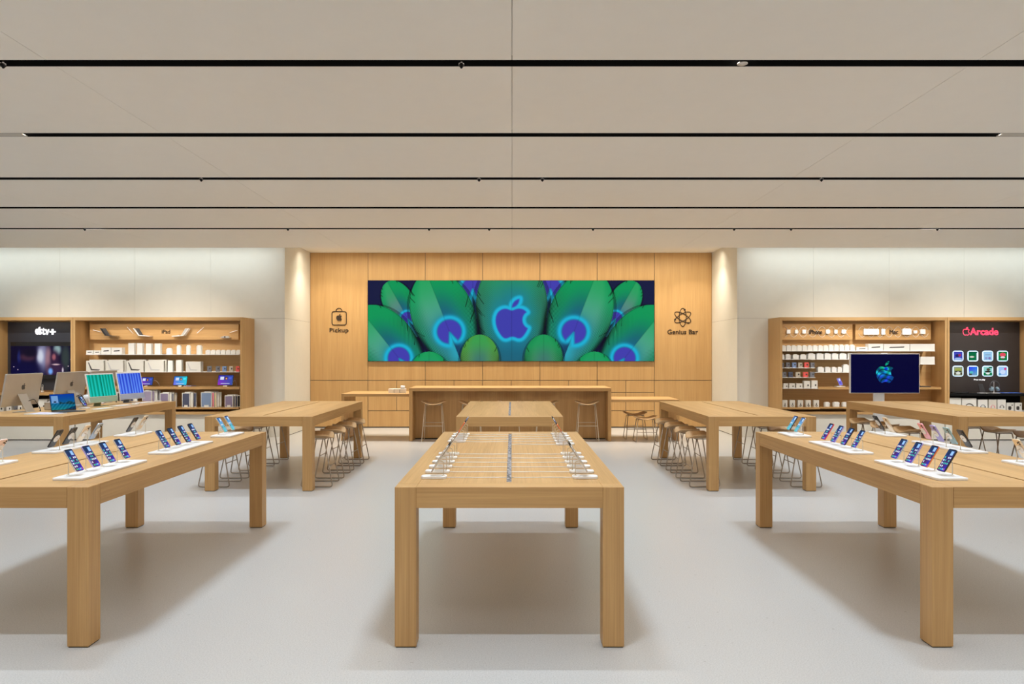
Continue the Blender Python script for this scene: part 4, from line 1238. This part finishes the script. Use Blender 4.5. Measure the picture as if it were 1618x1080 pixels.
# dark laptop behind the standing screen
lp = thing('laptop', 'dark laptop on the oak shelf half hidden by the standing screen', 'laptop', (wx(RX(985), 13.86), 13.86, r5b))
part('base', MB().box(-.13, .15, -.09, .11, 0, .014).mesh('base', DARKP, .003, 1), lp)
lid = part('lid', MB().prism([(-.09, 0), (.05, 0), (.02, .205), (-.09, .205)], -.004, .004, 'y').mesh('lid', CC['navy']), lp); lid.location = (0, .095, .016); lid.rotation_euler = (R(-14), 0, 0)

# ---------------- GAME unit (right edge)
zas = wz(621.5, 13.72)
ap = thing('media_display', 'black display panel with pink outlined lettering and eight glowing app tiles', 'display panel', (0, YV, 0))
ax0, ax1 = wx(1497.2, SY0) + .045, 10.02
part('backing', MB().box(ax0, wx(1611, YV) - .001, 0, .02, zas + .0005, ZT0 - .075).mesh('backing', mat('panel_charcoal', (.035, .028, .028), .4)), ap)
PINK = mat('pink_neon', (1, .1, .2), emit=(1.0, .05, .13), strength=1.5)
tx = part('lettering', text_mesh('lettering', 'Arcade', wx(1576.8, YV) - wx(1532, YV), .142, .012, PINK, outline=.022, spacing=1.0), ap); tx.location = (wx(1532, YV), -.002, wz(529.2, YV))
mb = MB()
for lp_ in LOGO: mb.tube([(x * .155, -.006, z * .155) for x, z in lp_[::2]], .0055, 5, True)
part('emblem', mb.mesh('emblem', PINK), ap).location = (wx(1526.3, YV), 0, wz(523, YV))
def tile_img(k):
    n = 26
    X, Y = np.meshgrid(np.linspace(-1, 1, n), np.linspace(-1, 1, n))
    img = np.zeros((n, n, 3))
    def el(cx, cy, rx, ry, c):
        m = ((X - cx) / rx) ** 2 + ((Y - cy) / ry) ** 2 < 1; img[m] = c
    if k == 0: img[:] = (.25, .28, .72); el(-.2, -.1, .5, .35, (.15, .15, .35)); el(.35, -.2, .3, .3, (.65, .15, .3)); el(0, .75, 1.0, .35, (.62, .74, .92))
    elif k == 1: img[:] = (.02, .42, .25); img[:, -3:] = (.75, .85, .9); el(-.3, .2, .6, .18, (.80, .85, .80)); img[:3] = (.05, .35, .3)
    elif k == 2: img[:] = (.60, .78, .92); img[8:10, 5:21] = (.5, .6, .72); el(-.4, .5, .35, .3, (.55, .6, .8)); el(.4, .5, .3, .3, (.5, .45, .7))
    elif k == 3: img[:] = (.05, .50, .27); el(0, -.3, .7, .5, (.88, .30, .38)); img[14:16, 5:21] = (.1, .1, .1); el(0, .3, .55, .22, (.88, .88, .9)); el(0, .6, .3, .12, (.5, .1, .15))
    elif k == 4: img[:] = (.55, .60, .50); el(0, -.35, .85, .4, (.62, .66, .32)); img[12:15, 3:23] = (.15, .14, .12); el(0, .45, .5, .35, (.85, .86, .84)); el(-.75, .6, .2, .3, (.3, .25, .2)); el(.75, .6, .2, .3, (.3, .25, .2))
    elif k == 5:
        img[:] = np.stack([.15 + .3 * (Y + 1) / 2, .35 + .25 * (Y + 1) / 2 + .1 * X, .85 - .1 * Y], -1); el(-.4, .3, .45, .3, (.35, .75, .75)); el(-.6, .75, .4, .2, (.25, .3, .2))
    elif k == 6: img[:] = (.55, .80, .78); img[18:] = (.04, .48, .28); el(.1, -.4, .45, .3, (.30, .28, .18)); el(0, .1, .75, .2, (.16, .15, .12)); el(0, .55, .5, .22, (.9, .92, .9)); img[:4, 16:] = (.05, .4, .3)
    else: img[:] = (.62, .76, .95); el(0, .2, .62, .5, (.80, .87, .98)); el(.6, -.55, .3, .3, (.82, .22, .50)); el(-.7, .7, .3, .25, (.35, .60, .80))
    return np.clip(img * np.ones((n, n, 3)), 0, 1)
EDGE = mat('tile_rim', (.6, .75, .9), emit=(.42, .62, .82), strength=1.0)
for r_, ypx in enumerate((562.2, 586.0)):
    for c_, xpx in enumerate((1513.3, 1536.8, 1560.2, 1583.7)):
        sz_ = .105
        tl_ = part('app_tile', MB().prism(rrect(-sz_, sz_, -sz_, sz_, .048, 6), -.012, 0, 'y').mesh('app_tile', EDGE), ap, 'glowing rounded square picture tile')
        tl_.location = (wx(xpx, YV), 0, wz(ypx, YV))
        part('picture', grid_mesh('picture', .172, .172, 26, 26, tile_img(r_ * 4 + c_)), tl_).location = (0, -.0135, 0)
part('caption', text_mesh('caption', 'Press to play', wx(1556.3, YV) - wx(1538.8, YV), .034, .004, GLW), ap, 'small white caption').location = (wx(1538.8, YV), -.001, wz(601, YV))
zas = wz(621.5, 13.72)
part('shelf_board', MB().box(ax0, ax1, 13.70, BK - .05, zas - .045, zas - .0006).mesh('shelf_board', BLACK, .002, 1), UA, 'black shelf')
part('recess_panel', MB().box(ax0, ax1, 14.09, BK - .001, ZB0 + .05, zas - .045).mesh('recess', BLACK), UA, 'black recess below the shelf')
def AX(v): return 1490 + v / 6.352
def AY(v): return 495 + v / 6.352
xd = wx(AX(405), 13.86)
st_ = thing('tablet', 'dark tablet leaning on a white stand left of the headphones', 'tablet', (xd, 13.86, zas))
part('base', MB().prism(rrect(-.10, .10, -.05, .05, .02), 0, .010).mesh('base', WHITE, .002, 1), st_)
tb = part('tablet_panel', MB().prism([(-.06, 0), (.045, 0), (.01, .17), (-.075, .17)], -.005, .005, 'y').mesh('tablet_panel', mat('dark_glass', (.03, .03, .035), .3)), st_); tb.rotation_euler = (R(-15), 0, 0); tb.location = (0, 0, .012)
xh = wx(AX(518), 13.86)
hs = thing('headphones', 'large dark over-ear headphones on a white stand below the app tiles', 'headphones', (xh, 13.86, zas))
arc = [(.088 * math.cos(t), 0, .135 + .100 * math.sin(t)) for t in np.linspace(-.35, math.pi + .35, 26)]
part('headband', MB().tube(arc, .011, 8).mesh('headband', ALUD, smooth=True), hs)
for s in (-1, 1):
    q = part('ear_cup', MB().lathe([(.010, -.028), (.036, -.026), (.044, -.012), (.044, .010), (.034, .022), (.02, .024)], 0, 0, 20).mesh('ear_cup', mat('ear_cup', (.25, .36, .46), .35, .3), smooth=True), hs, 'blue grey ear cup')
    q.location = (s * .060, 0, .085); q.rotation_euler = (R(18), s * R(60), 0)
part('stand', MB().prism(rrect(-.09, .09, -.05, .05, .02), 0, .010).tube([(0, .02, .01), (0, .02, .225)], .004, 8).mesh('stand', WHITE), hs)
tb = thing('tablet', 'blue lit tablet lying flat on the black shelf right of the headphones', 'tablet', (wx(AX(672), 13.83), 13.83, zas))
part('tablet_panel', MB().prism(rrect(-.20, .20, -.10, .12, .02), 0, .008).mesh('tablet_panel', BLACKG, .001, 1), tb)
im = np.zeros((10, 18, 3)); im[:] = (.25, .45, .85); im[3:6, 4:9] = (.8, .85, .95); im[5:8, 11:15] = (.5, .7, .95)
s = part('screen', grid_mesh('screen', .38, .20, 18, 10, im), tb); s.rotation_euler = (R(-90), 0, 0); s.location = (0, .01, .0095)
tb2 = solo('game_controller', MB().prism(rrect(-.16, .16, -.07, .07, .05), 0, .025).mesh('controller', BLACKG, .006, 2), 'flat black pad at the left end of the black shelf below the app tiles', 'game controller', (wx(AX(170), 13.85), 13.86, zas))
zab = ZB0 + .05 + .012
part('shelf_board', MB().box(ax0, ax1, 13.70, 14.08, zab - .012, zab - .0006).mesh('shelf_board', WHITE), UA, 'white bottom shelf')
HY = 13.76
def hbox(a, b_, yt_, lab, dark, m):
    x0, x1 = wx(AX(a), HY), wx(AX(b_), HY)
    h = wz(AY(yt_), HY) - zab
    o = thing('product_box', lab, 'box', ((x0 + x1) / 2, HY + .05, zab), 0, 'headphone boxes under the black shelf')
    part('carton', carton_mesh(x1 - x0 - .006, .09, h, 'plain', m), o)
    return o, x1 - x0, h
def arcpic(o, w_, zc, r, m, full=True):
    pts = [(r * math.cos(t), 0, zc + r * math.sin(t)) for t in np.linspace(0, math.pi, 13)]
    mb = MB().tube(pts, r * .09, 6)
    for s in (-1, 1): mb.tube([(s * r, 0, zc + .01), (s * r, 0, zc - r * .45)], r * .22, 8)
    part('printed_picture', mb.mesh('printed_picture', m), o).location = (0, -.05, 0)
for a, b_, yt_, lab, m, cm in ((58, 186, 846, 'large white headphone box with grey headband, leftmost under the black shelf', GREYP, CARD), (192, 340, 850, 'large white headphone box with dark headband, second from left under the black shelf', DARKP, CARD),
        (352, 450, 864, 'white box with navy headphones, third from left under the black shelf', CC['navy'], CARD), (460, 542, 864, 'pinkish headphone box, fourth from left under the black shelf', CC['pink'], CARDW),
        (550, 634, 864, 'white box with black headphones right of the pinkish box', DARKP, CARD)):
    o, w_, h = hbox(a, b_, yt_, lab, True, cm)
    big = b_ - a > 110
    arcpic(o, w_, h - (.19 if big else .14), w_ * (.30 if big else .22), m)
for k, (a, b_) in enumerate(((640, 714), (722, 796))):
    o, w_, h = hbox(a, b_, 896, f'small white box with black speaker picture, {"left" if k == 0 else "right"} one of two under the black shelf', True, CARD)
    part('printed_picture', MB().prism(rrect(-w_ * .28, w_ * .12, h * .12, h * .58, .02), -.003, 0, 'y').prism([(w_ * .25 + .012 * math.cos(t), h - .045 + .012 * math.sin(t)) for t in np.linspace(0, 2 * math.pi, 11)[:-1]], -.003, 0, 'y').mesh('printed_picture', DARKP), o).location = (0, -.0455, 0)

# ================================================================== BIG STANDING SCREEN
YT = 12.3
tx0, tx1, tz0, tz1 = wx(1343.5, YT), wx(1453, YT), wz(621, YT), wz(558.3, YT)
big = thing('standing_screen', 'large screen with a green and blue fruit emblem on a white floor post', 'screen', ((tx0 + tx1) / 2, YT, 0))
hw_ = (tx1 - tx0) / 2
part('casing', MB().box(-hw_, hw_, .0, .05, tz0, tz1).mesh('casing', WHITE, .004, 2), big, 'white casing')
def emblem_img():
    nx, ny = 190, 108
    w_, h_ = 109.5, 62.7
    X, Y = np.meshgrid((np.arange(nx) + .5) / nx * w_, (np.arange(ny) + .5) / ny * h_)
    img = np.zeros((ny, nx, 3)); img[:] = (.018, .018, .20)
    sz = 36.
    U, V = (X - 54.7) / sz, -(Y - 28.8) / sz
    ins, d = logo_fields(U, V)
    a = .5 + .5 * np.sin(U * 11 + 2 * np.sin(V * 9)); b_ = .5 + .5 * np.sin(V * 15 + 4 * np.cos(U * 6 + 1))
    c = np.stack([.04 + .12 * a * b_, .28 + .38 * a * (V > -.12) + .18 * b_ * (V > -.2), .42 + .40 * b_ * (V < .05) + .12 * a], -1)
    e = np.hypot(U - .05, V - .13)
    c = np.where((e < .10)[..., None], np.array((.05, .25, .85)), c); c = np.where(((e > .075) & (e < .12))[..., None], np.array((.1, .7, .8)), c)
    dk = (.5 + .5 * np.sin(np.hypot(U - .1, V + .5) * 34 + 2 * np.sin(U * 9))) ** 5
    c = c * (1 - .55 * dk[..., None])
    al = smooth(.0, .02, np.where(ins, d, -d))
    return img * (1 - al[..., None]) + c * al[..., None]
d_ = part('display', grid_mesh('display', hw_ * 2 - .018, tz1 - tz0 - .018, 190, 108, emblem_img()), big); d_.location = (0, -.002, (tz0 + tz1) / 2)
part('post', MB().box(-.155, .02, .052, .10, .015, tz0 + .2).mesh('post', WHITE, .003, 2), big)
part('base_plate', MB().prism(rrect(-.40, .26, -.05, .42, .03), 0, .015).mesh('base_plate', WHITE, .003, 1), big)
part('camera_bar', MB().box(-.05, .05, .01, .04, tz1, tz1 + .012).mesh('camera_bar', WHITE), big)

# ================================================================== COMPUTERS ON THE FAR LEFT TABLE
def strips(c0, c1, n=60, m=36, seed=1):
    r = random.Random(seed); img = np.zeros((m, n, 3)); u = np.linspace(0, 1, n)
    k = .5 + .5 * np.sin(u * 2 * math.pi * 8 + .8 * np.sin(u * 9)); v = np.linspace(0, 1, m)[:, None]
    for j in range(3): img[:, :, j] = c0[j] + (c1[j] - c0[j]) * (k[None, :] * .8 + .2 * v)
    img[:, n // 2] *= .6
    return np.clip(img, 0, 1)
def back_monitor(lab, x, y, yaw=0, w_=.70, h_=.42, lean=10):
    """silver monitor facing -x, its back with emblem towards the aisle"""
    o = thing('monitor', lab, 'monitor', (x, y, TH), yaw, 'silver monitors seen from behind')
    L = R(lean)
    p = part('display_panel', MB().prism(rrect(-w_ / 2, w_ / 2, 0, h_, .008), -.011, .011, 'x').mesh('display_panel', ALU, .003, 2), o)
    p.location = (-.06, 0, .085); p.rotation_euler = (0, L, 0)
    lg = part('emblem', logo_mesh('emblem', .085, .002, ALUD), p); lg.location = (.0108, .0, h_ * .60); lg.rotation_euler = (0, 0, R(90))
    s = part('screen', grid_mesh('screen', w_ - .03, h_ - .03, 12, 8, np.ones((8, 12, 3)) * .35), p); s.rotation_euler = (0, 0, R(-90)); s.location = (-.0125, 0, h_ / 2)
    st = MB().prism([(-.01, .004), (.10, .004), (.10, .0), (-.12, .0), (-.12, .006), (-.02, .008)], -.10, .10, 'y')
    mb = MB().prism([(-.10, 0), (.10, 0), (.10, .006), (.088, .006), (-.018, .235), (-.028, .235), (.076, .006), (-.10, .006)], -.08, .08, 'y')
    part('stand', mb.mesh('stand', ALU, .0015, 1), o)
    cb = round_path([(.035, .04, .14), (.10, .05, .17), (.15, .08, .06), (.16, .09, .004), (.10, .16, .004)], .05, 5)
    part('power_cable', MB().tube(cb, .0045, 8).mesh('power_cable', RUBBER, smooth=True), o)
    return o
back_monitor('silver monitor seen from behind, nearest on the far left table', -6.36, 9.31)
back_monitor('silver monitor seen from behind, middle one on the far left table', -6.36, 10.33)
back_monitor('silver monitor seen from behind, farthest, behind the green computer', -6.36, 11.12)
def allinone(lab, x, y, yaw, c_chin, c_stand, img):
    w_, h_ = .53, .425
    o = thing('desktop_computer', lab, 'computer', (x, y, TH), yaw, 'coloured desktop computers')
    p = part('display_panel', MB().prism(rrect(-w_ / 2, w_ / 2, 0, h_, .008), -.006, .006, 'x').mesh('display_panel', WHITE, .002, 1), o)
    p.location = (.05, 0, .055); p.rotation_euler = (0, -R(12), 0)
    ch = part('chin', MB().box(.0062, .0075, -w_ / 2 + .003, w_ / 2 - .003, .003, .082).mesh('chin', c_chin), p)
    s = part('screen', grid_mesh('screen', w_ - .035, h_ - .105, 60, 36, img), p); s.rotation_euler = (0, 0, R(90)); s.location = (.0080, 0, .088 + (h_ - .105) / 2)
    part('stand', MB().prism([(-.08, 0), (.08, 0), (.08, .006), (-.066, .006), (-.010, .20), (-.018, .20), (-.08, .006)], -.062, .062, 'y').mesh('stand', c_stand, .001, 1), o)
    return o
GRN = mat('chin_green', (.36, .50, .40), .4); BLU = mat('chin_blue', (.42, .48, .66), .4)
allinone('desktop computer with green striped screen on the far left table', -5.99, 10.42, R(-12), GRN, mat('stand_green', (.30, .36, .22), .4, .3), strips((.0, .52, .42), (.12, .80, .76)))
allinone('desktop computer with blue striped screen on the far left table', -5.98, 11.19, R(-12), BLU, mat('stand_blue', (.20, .23, .30), .4, .3), strips((.14, .24, .78), (.42, .60, .98), seed=4))
def flat(name, lab, cat, x, y, w_, d, h, m, rz=0, r=.01, group=None):
    return solo(name, MB().prism(rrect(-w_ / 2, w_ / 2, -d / 2, d / 2, r), 0, h).mesh(name, m, .0015, 1), lab, cat, (x, y, TH), rz, group)
flat('keyboard', 'thin white keyboard before the green computer', 'keyboard', -5.70, 10.40, .12, .30, .010, WHITE, R(-10))
flat('mouse', 'white mouse beside the keyboard of the green computer', 'mouse', -5.63, 10.68, .11, .057, .02, WHITE, R(-10), .026)
flat('keyboard', 'thin white keyboard before the blue computer', 'keyboard', -5.70, 11.10, .12, .30, .010, WHITE, R(-8))
flat('mouse', 'white mouse beside the keyboard of the blue computer', 'mouse', -5.63, 11.36, .11, .057, .02, WHITE, R(-8), .026)
flat('keyboard', 'pale keyboard lying left of the small leaning phone', 'keyboard', -5.62, 9.82, .12, .30, .010, WHITE, R(-8))
# laptop
lp = thing('laptop', 'open laptop with blue island wallpaper near the corner of the far left table', 'laptop', (-5.86, 9.36, TH), R(-28))
part('base', MB().prism(rrect(-.02, .20, -.16, .16, .01), 0, .012).mesh('base', ALUD, .002, 1), lp)
lid = part('lid', MB().prism(rrect(-.16, .16, 0, .225, .008), -.003, .003, 'x').mesh('lid', BLACKG, .001, 1), lp); lid.location = (-.015, 0, .014); lid.rotation_euler = (0, -R(14), 0)
n, m = 48, 32
U, V = np.meshgrid(np.linspace(0, 1, n), np.linspace(0, 1, m))
im = np.stack([.02 + .05 * V, .22 + .25 * V, .62 - .12 * V], -1)
isl = (V > .52 + .05 * np.sin(U * 14)) & (V < .66 + .04 * np.sin(U * 9)) & (U > .35); im[isl] = (.10, .25, .30)
isl = (V > 1.25 - U * .45); im[isl] = (.05, .20, .32)
im[3:18, 2:15] = (.45, .62, .82); im[14:17, 6:11] = (.1, .15, .25)
im = im + .05 * np.sin(U * 40 + V * 25)[..., None] * (V > .5)[..., None]
s = part('screen', grid_mesh('screen', .308, .205, n, m, np.clip(im, 0, 1)), lid); s.rotation_euler = (0, 0, R(90)); s.location = (.004, 0, .115)
# flat white sheet at the corner
sh = thing('tablet', 'white tablet keyboard folder lying flat at the near corner of the far left table', 'tablet', (-5.86, 8.98, TH), R(-12))
part('folder', MB().prism(rrect(-.20, .20, -.13, .13, .012), 0, .008).mesh('folder', WHITE, .001, 1), sh)
im = np.ones((12, 20, 3)) * (.86, .87, .97); im[4:8, 5:12] = (.80, .74, .84)
s = part('picture', grid_mesh('picture', .36, .22, 20, 12, im, PRINT), sh); s.rotation_euler = (R(-90), 0, 0); s.location = (0, 0, .0095)
# small desktop box
solo('mini_computer', MB().prism(rrect(-.11, .11, -.13, .13, .03), 0.006, .105).prism(rrect(-.09, .09, -.11, .11, .03), 0, .006).mesh('mini', ALU, .004, 2), 'compact silver desktop box between the near monitor and the laptop', 'computer', (-6.20, 9.74, TH), R(5))
solo('mini_computer', MB().prism(rrect(-.10, .10, -.10, .10, .03), 0, .036).mesh('mini2', ALU, .004, 2), 'flat silver desktop box behind the middle monitor stand', 'computer', (-6.16, 10.12, TH))
# white round speaker and a peach coloured puck behind the laptop
solo('smart_speaker', MB().lathe([(.03, 0), (.055, .008), (.068, .04), (.068, .10), (.055, .14), (.03, .152), (.01, .154)], 0, 0, 20).mesh('speaker', WHITE, smooth=True), 'round white speaker left of the green computer', 'speaker', (-6.32, 10.62 - .0, TH))
solo('mouse', MB().lathe([(.03, 0), (.038, .006), (.034, .016), (.015, .022)], 0, 0, 18).mesh('puck', PC['rose'], smooth=True), 'small rose coloured mouse under the green computer', 'mouse', (-6.22, 10.83, TH))
# phone leaning on a stand
t, an = riser('small white stand holding a leaning phone beside the laptop', -5.98, -5.85, 9.84, 9.92, [9.88], False, None, r=.02)
phone('graphite phone leaning beside the laptop on the far left table', an[0], False, 'black', 'home', None)
solo('power_cable', MB().tube(round_path([(-6.1, 10.05, TH + .004), (-6.02, 10.1, TH + .004), (-6.0, 10.2, TH + .004), (-6.04, 10.3, TH + .004)], .05), .0035, 6).mesh('cable', WHITE), 'white cable lying between the laptop and the green computer', 'cable')
